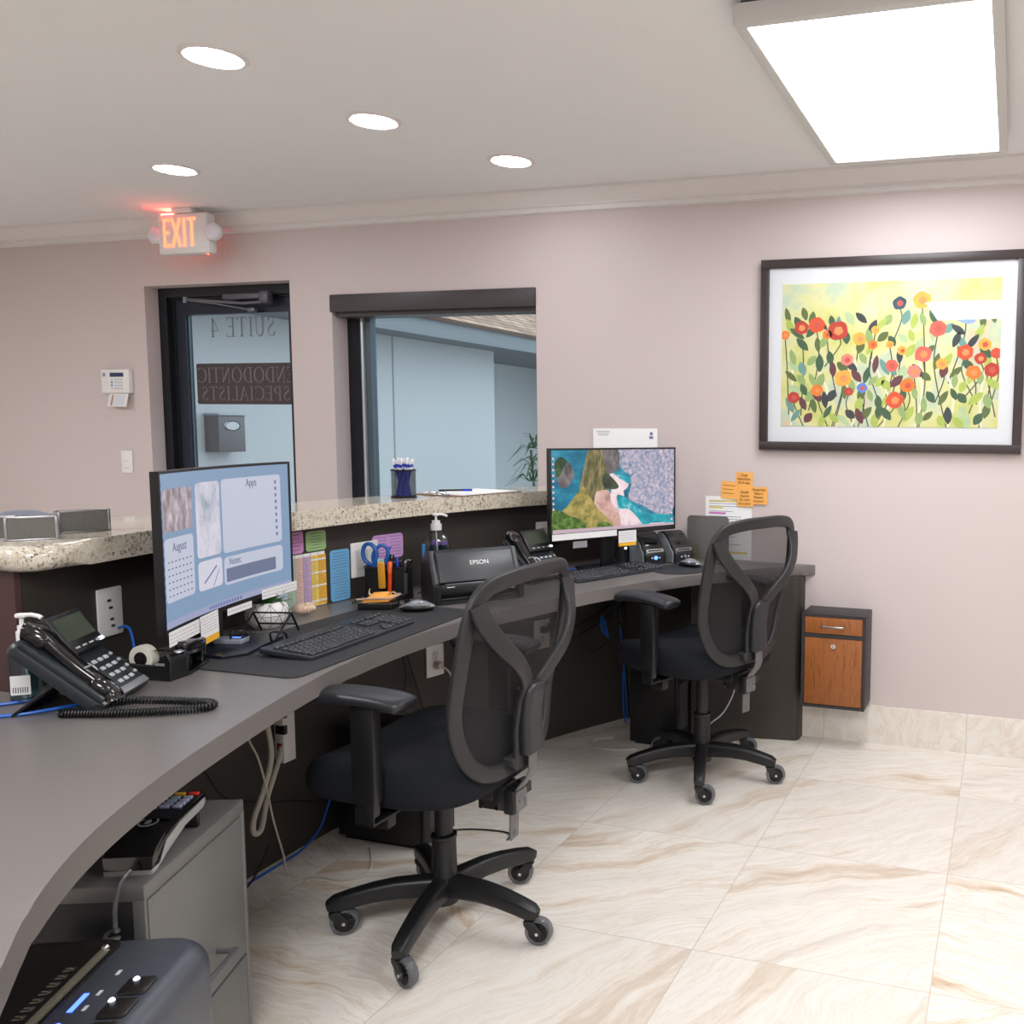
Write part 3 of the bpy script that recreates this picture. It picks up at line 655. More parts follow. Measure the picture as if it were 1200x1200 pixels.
# ------------------------------------------------------------------ desk phones
PHB = M('phone_shell', (34, 40, 44), .35, noise=.05)
PHS = M('phone_silver', (150, 152, 158), .3, .4)
KEYW = M('phone_key', (176, 180, 184), .4, noise=.03)
LCD = M('phone_lcd', (70, 78, 66), .15, coat=.5)
def phone(label, loc, rz, coil):
    ph = thing('desk_phone', label, 'telephone', (*loc, DESK), rz, 'office desk phones')
    B = T(0, -.098, .004, 41)
    P('body', PHB, ph, (prism(rrect(.205, .205, .02, 4, 0, .1025), -.016, .008, .005, 2), B @ T(0, 0, .012)), (prism([(-.1025, .0), (.1025, .0), (.1025, .012), (-.1025, .012)], 0, .012), B))
    P('front_lip', PHS, ph, (box(.185, .016, .006, .002), B @ T(0, .009, .022)))
    P('cradle', PHB, ph, (box(.062, .185, .016, .006), B @ T(-.066, .10, .024)))
    hp = smooth([(0, .004, .026), (0, .016, .034), (0, .05, .038), (0, .10, .040), (0, .15, .046), (0, .185, .050), (0, .206, .040)], 5)
    hs = P('handset', BLKG, ph, (sweep(hp, rrect(.042, .028, .010, 4), up=(0, 0, 1), scale=lambda q: (1.12 - .30 * sin(pi * q), 1.25 - .55 * sin(pi * q))), B @ T(-.066, 0, 0)), (box(.046, .045, .026, .010), B @ T(-.066, .032, .036)), (box(.048, .05, .034, .012), B @ T(-.066, .180, .044)), ang=50)
    P('handset_trim', PHS, hs, (box(.030, .004, .004, .001), B @ T(-.066, .078, .0515)))
    sc = P('display_hood', BLK, ph, (box(.128, .092, .022, .005), B @ T(.036, .166, .036, 16)))
    P('screen', LCD, sc, (box(.105, .052, .002), B @ T(.036, .172, .0488, 16)))
    P('soft_keys', KEYW, sc, *[(box(.014, .004, .003, .001), B @ T(-.004 + .026 * i, .130, .0385, 16)) for i in range(4)])
    g = G()
    for i in range(3):
        for j in range(4): g.add(box(.014, .0095, .004, .002), B @ T(.020 + .023 * i, .030 + .021 * j, .0215))
    g.build('keypad', KEYW, ph)
    P('side_keys', KEYW, ph, *[(cyl(.004, .003, 10), B @ T(.090, .035 + .02 * j, .02)) for j in range(4)], *[(box(.008, .006, .003, .001), B @ T(-.012, .028 + .015 * j, .0215)) for j in range(2)])
    P('nav_pad', KEYW, ph, (lathe([(.009, 0), (.015, .001), (.015, .003), (.009, .003)], 18, True), B @ T(-.010, .085, .02)))
    P('message_light', EM('white_led_and_highlight', (230, 236, 255), 1.2), sc, (box(.016, .008, .003, .001), B @ T(.088, .130, .0385, 16)))
    P('stand', BLK, ph, (box(.16, .006, .112, .002), T(0, .018, .035, 52)))
    if coil:
        inv = ph_inv(ph)
        pts = [inv @ V(p) for p in coil]; path = smooth(pts, 10)
        L = [0.]
        for a, b in zip(path, path[1:]): L.append(L[-1] + (b - a).length)
        n = int(L[-1] / .0058 * 9); hp = []; k = 0
        for i in range(n + 1):
            s = L[-1] * i / n
            while k < len(L) - 2 and L[k + 1] < s: k += 1
            f = (s - L[k]) / max(1e-9, L[k + 1] - L[k]); p = path[k].lerp(path[k + 1], f); t_ = (path[k + 1] - path[k]).normalized()
            u_ = V((0, 0, 1)); u_ = (u_ - t_ * u_.dot(t_)).normalized(); a_ = t_.cross(u_); th = 2 * pi * s / .0058
            hp.append(p + (u_ * sin(th) + a_ * cos(th))  * .0066)
        P('coil_cord', BLKC, ph, tube(hp, .0023, 5), tube([inv @ V(coil[-1]), inv @ V(coil[-1]) + V((0, 0, .012)), B @ V((-.066, .012, .03))], .002, 6))
    return ph
def ph_inv(o): return (MX.Translation(o.location) @ o.rotation_euler.to_matrix().to_4x4()).inverted()
zc = DESK + .0095
phone('black desk phone on the desk corner by the tape dispenser, coiled cord stretched out', (-1.842, 1.345), 117,
      [(-1.772, 1.272, zc), (-1.73, 1.288, zc), (-1.655, 1.315, zc), (-1.58, 1.355, zc), (-1.535, 1.392, zc), (-1.548, 1.418, zc), (-1.60, 1.412, zc), (-1.65, 1.388, zc + .004), (-1.69, 1.362, zc + .008), (-1.725, 1.345, zc + .004)])
phone('black desk phone between the document scanner and the beach picture monitor', (-1.747, 3.03), 75, None)

# ------------------------------------------------------------------ keyboards, mice, mats
KB = M('keyboard_shell', (38, 42, 48), .38, noise=.06); KEY = M('keyboard_key', (62, 64, 69), .26, noise=.05)
def keyboard(label, loc, rz, z=DESK):
    kb = thing('keyboard', label, 'keyboard', (*loc, z), rz, 'computer keyboards')
    B = T(0, 0, .006, 5)
    P('shell', KB, kb, (prism(rrect(.445, .155, .012, 4), -.004, .010, .004, 2), B), (box(.40, .012, .012, .002), T(0, .062, .006)))
    g = G(); rnd = random.Random(5)
    for r in range(6):
        y = -.062 + .0185 * r + (.006 if r == 5 else 0)
        x = -.213
        ws = {0: [.024, .018, .022, .105, .022, .018, .018, .024]}.get(r, [.0175 + (.008 if r in (1, 3) else 0)] + [.0175] * 12 + [.024])
        for w_ in ws:
            if x + w_ > .074: break
            g.add(box(w_ - .0025, .0155 if r < 5 else .011, .006, .0018, 1), B @ T(x + w_ / 2, y, .0125)); x += w_ + .0006
        for x0, n in ((.088, 3), (.150, 4)):
            for i in range(n):
                if x0 == .088 and r in (1,) and i != 1 or (x0 == .088 and r == 2): continue
                g.add(box(.0155, .0155 if r < 5 else .011, .006, .0018, 1), B @ T(x0 + .009 + .0182 * i, y, .0125))
    g.build('keys', KEY, kb)
    return kb
MOUT = M('mouse_grey', (138, 143, 150), .2, .35, coat=.4); MOUB = M('mouse_black', (20, 20, 22), .3)
def mouse(label, loc, rz, z=DESK):
    ms = thing('mouse', label, 'mouse', (*loc, z), rz, 'computer mice')
    def shell(k, z0, z1, wx): 
        vs, fs = ball(1., 22, 12); out = []
        for x, y, zz in vs:
            hgt = .036 - .010 * (y - .1) ** 2 - .010 * max(0, y)
            out.append((x * .031 * wx, y * .055, z0 + max(0., zz) * (hgt - z0) if zz > 0 else z0 + zz * (z0 - z1)))
        return out, fs
    P('top_shell', MOUT, ms, shell(1, .012, .006, .92), ang=70)
    P('side_shell', MOUB, ms, shell(0, .016, .001, 1.0)[0:2] and ([(x * 1.03, y, min(z, .020)) for x, y, z in shell(0, .010, .001, 1.0)[0]], shell(0, .010, .001, 1.)[1]), ang=70)
    P('scroll_wheel', MOUB, ms, (cyl(.008, .006, 14, -.003), T(0, .030, .0305, 0, 90)))
    return ms
tag(G().add(prism([(p[0], p[1]) for p in [( -1.545, 1.665), (-1.55, 1.645), (-1.57, 1.634), (-1.92, 1.632), (-1.94, 1.65), (-1.945, 2.42), (-1.925, 2.437), (-1.61, 2.437), (-1.592, 2.42)]], DESK, DESK + .0035, .001, 1)).build('desk_mat', M('mat_black', (38, 38, 41), .75, noise=.1, nscale=200, bump=.2, bscale=700), None), 'large black desk mat under the keyboard and curved monitor', 'desk mat')
keyboard('black keyboard on the desk mat in front of the curved monitor', (-1.712, 1.985), 94.5, DESK + .0035)
keyboard('black keyboard in front of the beach picture monitor', (-1.505, 3.225), 66.6)
mouse('grey and black mouse on the desk mat by the orange note dispenser', (-1.758, 2.365), 118, DESK + .0035)
tag(G().add(prism(ngon(.13, 40), 0, .004, .001, 1), T(-1.285, 3.43, DESK, s=(.85, 1, 1))).build('mouse_pad', M('pad_black', (40, 42, 50), .7, noise=.1, nscale=200), None), 'small dark mouse pad at the far end of the desk', 'mouse pad')
mouse('grey and black mouse on the small pad by the dark file sorter', (-1.272, 3.50), 75, DESK + .004)

# ------------------------------------------------------------------ monitors
def slab(x0, x1, y0, y1, z0, z1, n=20):
    vs, fs = [], []
    for i in range(n + 1):
        x = x0 + (x1 - x0) * i / n; vs += [(x, y0, z0), (x, y1, z0), (x, y1, z1), (x, y0, z1)]
    for i in range(n):
        for q in range(4): fs.append((i * 4 + q, i * 4 + (q + 1) % 4, i * 4 + 4 + (q + 1) % 4, i * 4 + 4 + q))
    fs += [(0, 3, 2, 1), tuple(n * 4 + q for q in range(4))]
    return vs, fs
SHELL = M('monitor_shell', (24, 25, 28), .4, noise=.04)
m1 = thing('monitor', 'curved black monitor showing a blue desktop of rounded tiles', 'monitor', (-1.904, 1.826, DESK + .0035), 108.3)
W1, Z0, Z1 = .612, .097, .466
bend = lambda x, y, z: (x, y - x * x / 3.6 + .022, z)
P('casing', SHELL, m1, slab(-W1 / 2, W1 / 2, 0, .016, Z0, Z1), slab(-.2, .2, .016, .05, Z0 + .06, Z1 - .08), slab(-W1 / 2, -W1 / 2 + .006, -.004, 0, Z0, Z1, 2), slab(W1 / 2 - .006, W1 / 2, -.004, 0, Z0, Z1, 2), slab(-W1 / 2, W1 / 2, -.004, 0, Z1 - .006, Z1), slab(-W1 / 2, W1 / 2, -.004, 0, Z0, Z0 + .012), bend=bend)
LQ = .46
scr = P('screen', EM('desktop_blue', (132, 158, 188), LQ), m1, slab(-W1 / 2 + .006, W1 / 2 - .006, -.0015, 0, Z0 + .012, Z1 - .006), bend=bend)
sx0, sw_, sz1, sh_ = -W1 / 2 + .006, W1 - .012, Z1 - .006, Z1 - Z0 - .018
def S(u0, u1, v0, v1, off=.0018, r=.012):
    x0, x1, z0, z1 = sx0 + u0 * sw_, sx0 + u1 * sw_, sz1 - v1 * sh_, sz1 - v0 * sh_
    vs, fs = [], []; q_ = min(r, (x1 - x0) * .4); xs = [x0 + q_ * (1 - cos(pi / 2 * i / 6)) for i in range(7)] + [x0 + q_ + (x1 - x0 - 2 * q_) * i / 10 for i in range(1, 10)] + [x1 - q_ * (1 - cos(pi / 2 * i / 6)) for i in range(6, -1, -1)]; n = len(xs) - 1
    for i in range(n + 1):
        x = xs[i]; d = min(x - x0, x1 - x); c = r - sqrt(max(0, r * r - (r - d) ** 2)) if d < r else 0
        vs += [(x, -off, z0 + c), (x, -off, z1 - c)]
    for i in range(n): fs.append((2 * i, 2 * i + 2, 2 * i + 3, 2 * i + 1))
    return vs, fs
for a_ in ((.018, .255, .42, .835), (.49, .94, .08, .62), (.49, .94, .65, .855)): P('desktop_card', EM('card_pale', (196, 201, 219), LQ), scr, S(*a_), bend=bend)
P('grass_photo', EM('grass_photo', (170, 150, 150), LQ, [(.3, (96, 80, 84)), (.48, (160, 146, 152)), (.62, (196, 186, 194)), (.75, (228, 218, 220))], 60., (1, 1, .4)), scr, S(.018, .255, .10, .38), bend=bend)
P('marble_photo', EM('marble_photo', (210, 206, 222), LQ, [(.3, (120, 150, 160)), (.42, (196, 196, 212)), (.55, (222, 216, 230)), (.7, (176, 188, 206))], 12., (1, 1, .6)), scr, S(.285, .475, .085, .61), bend=bend)
P('note_photo', EM('note_photo', (214, 212, 226), LQ), scr, S(.285, .475, .635, .84), bend=bend)
P('notes_box', EM('notes_box', (112, 122, 150), LQ), scr, S(.505, .885, .735, .835, .0022, .001), bend=bend)
P('taskbar', EM('taskbar', (160, 164, 196), LQ), scr, S(.0, 1., .955, 1., .002, .0005), bend=bend)
g = G(); at_ = lambda s_, u, v, sz: g.add(text(s_, sz, .0002, squash=.8), T(sx0 + u * sw_, -.0026, sz1 - v * sh_))
at_('Apps', .72, .125, .030); at_('August', .14, .485, .030); at_('Notes:', .575, .69, .026)
at_('2022', .38, .70, .0) if False else None
rnd = random.Random(9)
for i in range(7):
    for j in range(6): g.add(bx(sx0 + (.04 + .03 * i) * sw_, sx0 + (.052 + .03 * i) * sw_, -.0026, -.0022, sz1 - (.57 + .044 * j) * sh_ - .003, sz1 - (.57 + .044 * j) * sh_))
g.build('desktop_text', EM('text_grey', (104, 108, 136), LQ), scr, bend=bend)
g = G()
for j in range(9): g.add(bx(sx0 + .895 * sw_, sx0 + .907 * sw_, -.0026, -.0022, sz1 - (.125 + .052 * j) * sh_ - .009, sz1 - (.125 + .052 * j) * sh_))
for j in range(14): g.add(bx(sx0 + .004 * sw_, sx0 + .012 * sw_, -.0026, -.0022, sz1 - (.05 + .06 * j) * sh_ - .010, sz1 - (.05 + .06 * j) * sh_))
for j in range(12): g.add(bx(sx0 + (.36 + .022 * j) * sw_, sx0 + (.372 + .022 * j) * sw_, -.0026, -.0022, sz1 - .988 * sh_, sz1 - .966 * sh_))
g.add(sweep([(sx0 + .33 * sw_, -.0024, sz1 - .79 * sh_), (sx0 + .43 * sw_, -.0024, sz1 - .69 * sh_)], [(-.002, 0), (.002, 0), (.002, .0003), (-.002, .0003)], up=(0, 1, 0)))
g.add(sweep([(sx0 + .40 * sw_, -.0024, sz1 - .83 * sh_), (sx0 + .45 * sw_, -.0024, sz1 - .72 * sh_)], [(-.001, 0), (.001, 0), (.001, .0003), (-.001, .0003)], up=(0, 1, 0)))
g.build('desktop_icons', EM('icon_blue', (100, 112, 165), LQ), scr, bend=bend)
P('stand_neck', SHELL, m1, bx(-.045, .045, .055, .085, .008, .30, .006))
P('stand_base', M('base_black', (22, 26, 36), .3, noise=.04), m1, prism([(-.13, -.03), (-.09, -.075), (.09, -.075), (.13, -.03), (.09, .10), (-.09, .10)], 0, .009, .003, 2))
# paper slips hung on the bottom edge of the curved monitor
def slip(name, label, cat, x0, x1, z0, z1, tilt=0., yellow=False, yoff=-.008):
    xm = (x0 + x1) / 2; p = bend(xm, yoff, (z0 + z1) / 2); mw = MX.Translation((-1.904, 1.826, DESK + .0035)) @ Euler((0, 0, RAD(108.3))).to_matrix().to_4x4()
    q = mw @ V(p); sl = math.degrees(math.atan(-2 * xm / 3.6))
    o = thing(name, label, cat, tuple(q), 108.3 + sl)
    w, h = x1 - x0, z1 - z0
    P('sheet', PAPER, o, (bx(-w / 2, w / 2, -.0004, .0004, -h / 2 + (.016 if yellow else 0), h / 2), T(0, 0, 0, 0, -tilt)))
    if yellow: P('yellow_band', YELLOWP, o, (bx(-w / 2, w / 2, -.0004, .0004, -h / 2, -h / 2 + .016), T(0, 0, 0, 0, -tilt)))
    g = G(); rnd = random.Random(int(x0 * 1e4)); n = max(2, int(h / .007))
    for i in range(1, n):
        z = h / 2 - i * h / n
        if yellow and z < -h / 2 + .022: break
        x = -w / 2 + .004
        while x < w / 2 - .006:
            l = rnd.uniform(.006, .02); g.add(bx(x, min(x + l, w / 2 - .003), -.0007, -.0004, z - .0008, z + .0008), T(0, 0, 0, 0, -tilt)); x += l + .004
    g.build('print', M('faint_print', (184, 184, 190), .8), o)
slip('paper_slip', 'white paper slip stuck under the left end of the curved monitor', 'paper slip', -.298, -.145, .070, .104)
slip('sticky_note', 'white note with a yellow lower band hanging from the curved monitor', 'note', -.142, -.055, .036, .108, 2, True)
slip('paper_slip', 'narrow white slip under the middle of the curved monitor', 'paper slip', -.010, .105, .082, .100)
slip('paper_slip', 'white slip under the right end of the curved monitor, above the succulent', 'paper slip', .155, .315, .092, .119)

# beach picture monitor
m2 = thing('monitor', 'flat black monitor showing a beach and cliffs wallpaper', 'monitor', (-1.53, 3.335, DESK), 60)
W2 = .612; Z0, Z1 = .147, .495
P('casing', SHELL, m2, bx(-W2 / 2, W2 / 2, 0, .02, Z0, Z1, .002), bx(-.16, .16, .02, .05, Z0 + .08, Z1 - .08, .008), bx(-W2 / 2, W2 / 2, -.004, 0, Z0, Z0 + .020, .001), bx(-W2 / 2, W2 / 2, -.004, 0, Z1 - .007, Z1, .001), bx(-W2 / 2, -W2 / 2 + .007, -.004, 0, Z0, Z1, .001), bx(W2 / 2 - .007, W2 / 2, -.004, 0, Z0, Z1, .001))
LB = .5
sx0, sw_, sz1, sh_ = -W2 / 2 + .007, W2 - .014, Z1 - .007, Z1 - Z0 - .027
def poly(pts, off, sm=True):
    if sm and len(pts) > 4: pts = [(p.x, p.y) for p in smooth([(a, b, 0) for a, b in pts], 4, True)]
    bm = bmesh.new()
    vs = []
    for a, b in pts:
        p = max(0., min(1., (a - 45) / 1073.)); u = p * 3.42 / (3.84 - p * .42); v = max(0., min(1., (b - (90 - 22 * p)) / (760 - 108 * p)))
        vs.append(bm.verts.new((sx0 + u * sw_, -off, sz1 - v * sh_)))
    f = bm.faces.new(vs); bmesh.ops.triangulate(bm, faces=[f]); return bm_out(bm)
scr2 = P('screen', EM('ocean', (24, 128, 152), LB, [(.3, (8, 84, 112)), (.5, (18, 116, 146)), (.7, (70, 164, 186))], 9., (1, 1, 2.4)), m2, poly([(45, 90), (1118, 68), (1115, 722), (55, 850)], .0012))
P('foam', EM('foam', (200, 190, 206), LB, [(.33, (84, 124, 150)), (.46, (150, 156, 180)), (.56, (192, 178, 194)), (.70, (226, 208, 218))], 64., (1, 1, 1)), scr2, poly([(620, 60), (1118, 60), (1118, 560), (1000, 640), (840, 560), (720, 500), (760, 330), (660, 240)], .0020))
P('surf', EM('surf', (232, 208, 216), LB, [(.3, (120, 190, 200)), (.45, (236, 206, 212)), (.65, (246, 228, 232))], 26.), scr2, poly([(540, 480), (640, 560), (760, 610), (860, 720), (1000, 715), (1115, 700), (1115, 735), (560, 780), (600, 640)], .0020), poly([(560, 290), (700, 330), (720, 400), (640, 480), (700, 560), (620, 590), (540, 500), (600, 420)], .0018))
P('deep_water', EM('teal_water', (10, 150, 168), LB, [(.35, (0, 128, 146)), (.55, (30, 170, 184)), (.7, (190, 220, 224))], 22.), scr2, poly([(590, 290), (740, 320), (730, 380), (640, 330)], .0024), poly([(620, 480), (700, 500), (860, 620), (1115, 640), (1115, 715), (960, 700), (860, 735), (790, 660), (720, 600), (640, 590)], .0024))
P('beach', EM('beach_pink', (214, 172, 160), LB, [(.35, (150, 116, 112)), (.5, (208, 166, 154)), (.7, (234, 200, 190))], 14.), scr2, poly([(430, 460), (545, 440), (570, 540), (620, 610), (650, 700), (640, 780), (570, 770), (400, 570)], .0026))
P('cliff', EM('cliff_green', (110, 108, 62), LB, [(.32, (56, 58, 44)), (.48, (112, 108, 66)), (.6, (150, 134, 96)), (.72, (176, 156, 130))], 30., (1.6, 1, .5)), scr2, poly([(375, 80), (505, 80), (540, 290), (625, 390), (600, 425), (470, 440), (430, 470), (410, 560), (330, 470), (290, 440), (330, 250)], .0030))
P('headland', EM('headland', (56, 70, 56), LB, [(.35, (34, 46, 38)), (.6, (70, 84, 62)), (.75, (104, 108, 84))], 24.), scr2, poly([(500, 300), (545, 295), (630, 390), (610, 425), (520, 420), (490, 370)], .0034))
P('sea_rock', EM('sea_rock', (110, 104, 104), LB, [(.35, (64, 60, 64)), (.55, (118, 112, 112)), (.7, (156, 148, 146))], 22., (1.4, 1, .6)), scr2, poly([(500, 80), (628, 80), (636, 240), (610, 265), (540, 292), (515, 210)], .0032))
P('sea_rock', EM('sea_rock', (110, 104, 104), LB), scr2, poly([(125, 150), (190, 190), (235, 260), (245, 320), (200, 400), (150, 430), (110, 400), (80, 290), (75, 200)], .0030))
P('rock_moss', EM('rock_moss', (50, 84, 52), LB, [(.4, (36, 62, 42)), (.65, (74, 104, 60))], 26.), scr2, poly([(125, 150), (185, 188), (150, 250), (110, 330), (80, 290), (75, 200)], .0034))
P('grass_slope', EM('grass_slope', (160, 148, 78), LB, [(.34, (104, 102, 56)), (.5, (160, 146, 76)), (.65, (190, 172, 104))], 30.), scr2, poly([(325, 410), (405, 560), (585, 790), (50, 860), (120, 660), (240, 540)], .0034))
P('bushes', EM('bushes', (78, 116, 50), LB, [(.35, (40, 66, 30)), (.52, (84, 118, 48)), (.68, (140, 160, 84))], 50.), scr2, poly([(50, 640), (130, 640), (210, 680), (320, 720), (360, 860), (50, 860)], .0038), poly([(450, 740), (520, 720), (590, 760), (585, 790), (450, 800)], .0038))
P('taskbar', EM('taskbar_mauve', (196, 172, 184), LB), scr2, poly([(53, 812), (1115, 702), (1115, 730), (53, 850)], .0042))
P('desktop_icons', EM('icon_pink', (240, 190, 190), LB), scr2, *[poly([(52, 155 + 51 * j), (68, 155 + 51 * j), (68, 175 + 51 * j), (52, 175 + 51 * j)], .0044) for j in range(10)], *[poly([(1088, 300 + 52 * j), (1102, 300 + 52 * j), (1102, 318 + 52 * j), (1088, 318 + 52 * j)], .0044) for j in range(8)], poly([(990, 78), (1012, 78), (1012, 102), (990, 102)], .0044))
P('stand_neck', SHELL, m2, bx(-.03, .03, .052, .075, .01, .26, .005))
P('stand_base', BLK, m2, prism(rrect(.23, .13, .03, 5, 0, .085), 0, .010, .003, 2))
def onmon2(name, label, cat, x, z, w, h, yellow, y=-.0062):
    mw = MX.Translation((-1.53, 3.335, DESK)) @ Euler((0, 0, RAD(60))).to_matrix().to_4x4(); q = mw @ V((x, y, z))
    o = thing(name, label, cat, tuple(q), 60)
    P('sheet', PAPER if yellow is not None else M('grey_paper', (150, 148, 154), .8), o, bx(-w / 2, w / 2, -.0004, .0004, -h / 2 + (.014 if yellow else 0), h / 2))
    if yellow: P('yellow_band', YELLOWP, o, bx(-w / 2, w / 2, -.0004, .0004, -h / 2, -h / 2 + .014))
    g = G()
    for i in range(1, max(2, int(h / .010))): g.add(bx(-w / 2 + .006, w / 2 - .008, -.0007, -.0004, h / 2 - i * .009 - .0008, h / 2 - i * .009 + .0004)) if h / 2 - i * .009 > -h / 2 + .02 else None
    if len(g.v): g.build('print', INKL, o)
onmon2('paper_slip', 'long white paper slip along the lower left edge of the beach picture monitor', 'paper slip', -.150, .153, .300, .024, False)
onmon2('sticky_note', 'white note with a yellow lower band under the beach picture monitor', 'note', .052, .127, .088, .062, True, -.0075)
onmon2('paper_tag', 'small grey tag hanging below the beach picture monitor', 'tag', -.170, .118, .065, .026, None, .0005)
# ------------------------------------------------------------------ things on the left part of the desk
LIQ = mat_glass('gel_liquid', (196, 222, 224), .02, .05)
def pump_bottle(name, label, loc, r, h, rz, liquid, flat=1., lab=True):
    o = thing(name, label, 'bottle', loc, rz)
    sq = lambda pr: ([(x, y * flat, z) for x, y, z in lathe(pr, 30)[0]], lathe(pr, 30)[1])
    P('bottle_body', CLEAR, o, sq([(0, 0), (r * .92, .001), (r, .008), (r, h * .78), (r * .9, h * .88), (r * .45, h * .97), (r * .36, h), (0, h)]), ang=50)
    P('gel', liquid, o, sq([(0, .003), (r * .9, .004), (r * .95, .010), (r * .95, h * .74), (0, h * .74)]), ang=50)
    pu = P('pump', WHITEP, o, cyl(r * .40, .022, 20, h), cyl(r * .30, .012, 16, h + .022), cyl(.004, .022, 10, h + .03), (prism(rrect(.022, .016, .006), 0, .009, .003, 2), T(0, 0, h + .050)), sweep([(0, 0, h + .055), (.020, 0, h + .056), (.034, 0, h + .053), (.040, 0, h + .049)], ngon(.0045, 8)))
    P('dip_tube', M('dip_tube', (224, 228, 230), .4), o, tube([(0, 0, h), (.004, 0, h * .5), (.008, 0, .008)], .0022, 6))
    return o
b1 = pump_bottle('sanitizer_bottle', 'clear pump bottle of gel behind the corner phone, by the burgundy panel', (-1.945, 1.335, DESK), .027, .125, 20, LIQ)
P('label_patch', PAPER, b1, (bx(-.017, .017, -.0278, -.0272, .02, .06), T(rz=18)))
P('print', INK, b1, *[(bx(-.013 + .004 * i, -.0115 + .004 * i, -.0282, -.0278, .024, .036), T(rz=18)) for i in range(7)])
b2 = pump_bottle('sanitizer_bottle', 'tall clear pump bottle of hand sanitizer behind the document scanner', (-1.952, 2.742, DESK), .047, .208, 16, LIQ, .62)
P('blue_label', M('label_blue', (60, 150, 214), .5), b2, (bx(-.046, -.034, -.018, -.010, .02, .16, .003)))
P('lettering', M('label_purple', (128, 96, 200), .6), b2, (text('Purell', .024, .0004), T(.022, -.0298, .165)))

tp = thing('tape_dispenser', 'black tape dispenser with a white roll beside the corner phone', 'tape dispenser', (-1.868, 1.552, DESK), 7)
pf = [(-.075, 0), (.075, 0), (.078, .044), (.070, .062), (.058, .056), (.035, .034), (-.035, .036), (-.055, .052), (-.070, .040)]
g = G()
for s in (-1, 1): g.add(prism(pf, -.004, .004, .0015, 1), T(0, s * .024, 0, 90))
g.add(bx(-.073, .074, -.024, .024, 0, .020)); g.add(bx(.045, .076, -.024, .024, .018, .054, .003)); g.add(bx(-.072, -.045, -.024, .024, .018, .034, .003))
g.build('body', BLK, tp)
P('tape_roll', M('tape_white', (228, 224, 210), .5), tp, (lathe([(.016, -.010), (.030, -.010), (.031, 0), (.030, .010), (.016, .010)], 34, True), T(-.015, 0, .043, 90)))
P('roll_hub', BLK, tp, (cyl(.0155, .024, 20, -.012), T(-.015, 0, .043, 90)))
P('tape_strip', mat_glass('tape_clear', (236, 236, 230), .1, .1), tp, bx(.014, .074, -.009, .009, .0625, .0630))
P('cutter', STEEL, tp, (box(.012, .022, .002, .0005), T(.076, 0, .063, 0, 20)))
P('lettering', INKL, tp, *[bx(.040 + .004 * i, .0425 + .004 * i, -.0288, -.0279, .035, .041) for i in range(6)])

st = thing('stapler', 'small black stapler with a chrome post next to the tape dispenser', 'stapler', (-1.838, 1.632, DESK), -62)
P('base', BLKG, st, (prism(rrect(.125, .040, .014), 0, .009, .003, 2)))
P('anvil', CHROME, st, bx(.038, .056, -.008, .008, .009, .0115, .001))
P('arm', BLKG, st, (box(.118, .030, .024, .008, 3), T(0, 0, .060, 0, -7)), bx(-.056, -.036, -.014, .014, .008, .055, .004))
P('magazine', CHROME, st, (box(.112, .016, .010, .002), T(.004, 0, .043, 0, -7)), bx(.048, .056, -.008, .008, .010, .046, .001))

us = thing('card_reader', 'small grey box with a blue light in front of the succulent', 'card reader', (-1.922, 1.826, DESK + .0125), 18)
P('case', M('reader_grey', (132, 138, 150), .4, noise=.04), us, (prism(rrect(.075, .045, .006), 0, .013, .003, 2)))
P('window', BLKG, us, bx(.0, .034, -.012, .014, .0125, .014, .0005))
P('light', EM('blue_led', (60, 90, 255), 3.), us, bx(.006, .026, -.006, .002, .014, .0148))
cable('usb_cable', 'thin pale cable from the small grey reader under the curved monitor', [(-1.955, 1.815, DESK + .018), (-1.965, 1.80, DESK + .02), (-1.985, 1.80, DESK + .016), (-2.03, 1.84, DESK + .006)], .0018, M('pale_cable', (170, 172, 176), .5))

ws = thing('wire_easel', 'black wire display stand folded open beneath the curved monitor', 'display stand', (-1.888, 1.905, DESK + .0125), 16); ws.scale = (1.35, 1.3, 1.3)
for s in (-1, 1):
    x = s * .038
    P('wire_side', M('wire_black', (30, 30, 33), .3, .6), ws, tube([(x, .055, .0025), (x, .030, .040), (x, .026, .045), (x, .020, .040), (x - .004, -.030, .0025)], .002, 7), tube(smooth([(x - .004, -.030, .0025), (x, -.050, .003), (x + .004, -.062, .010), (x + .004, -.064, .022), (x + .006, -.056, .024)], 4), .002, 7), tube(smooth([(x + .006, -.056, .024), (x + .018, -.052, .024), (x + .024, -.046, .018), (x + .018, -.030, .006), (x + .006, .0, .003)], 4), .002, 7))
P('cross_wire', M('wire_black', (30, 30, 33)), ws, tube([(-.038, .026, .045), (.038, .026, .045)], .002, 7), tube([(-.038, .045, .018), (.038, .045, .018)], .002, 7))

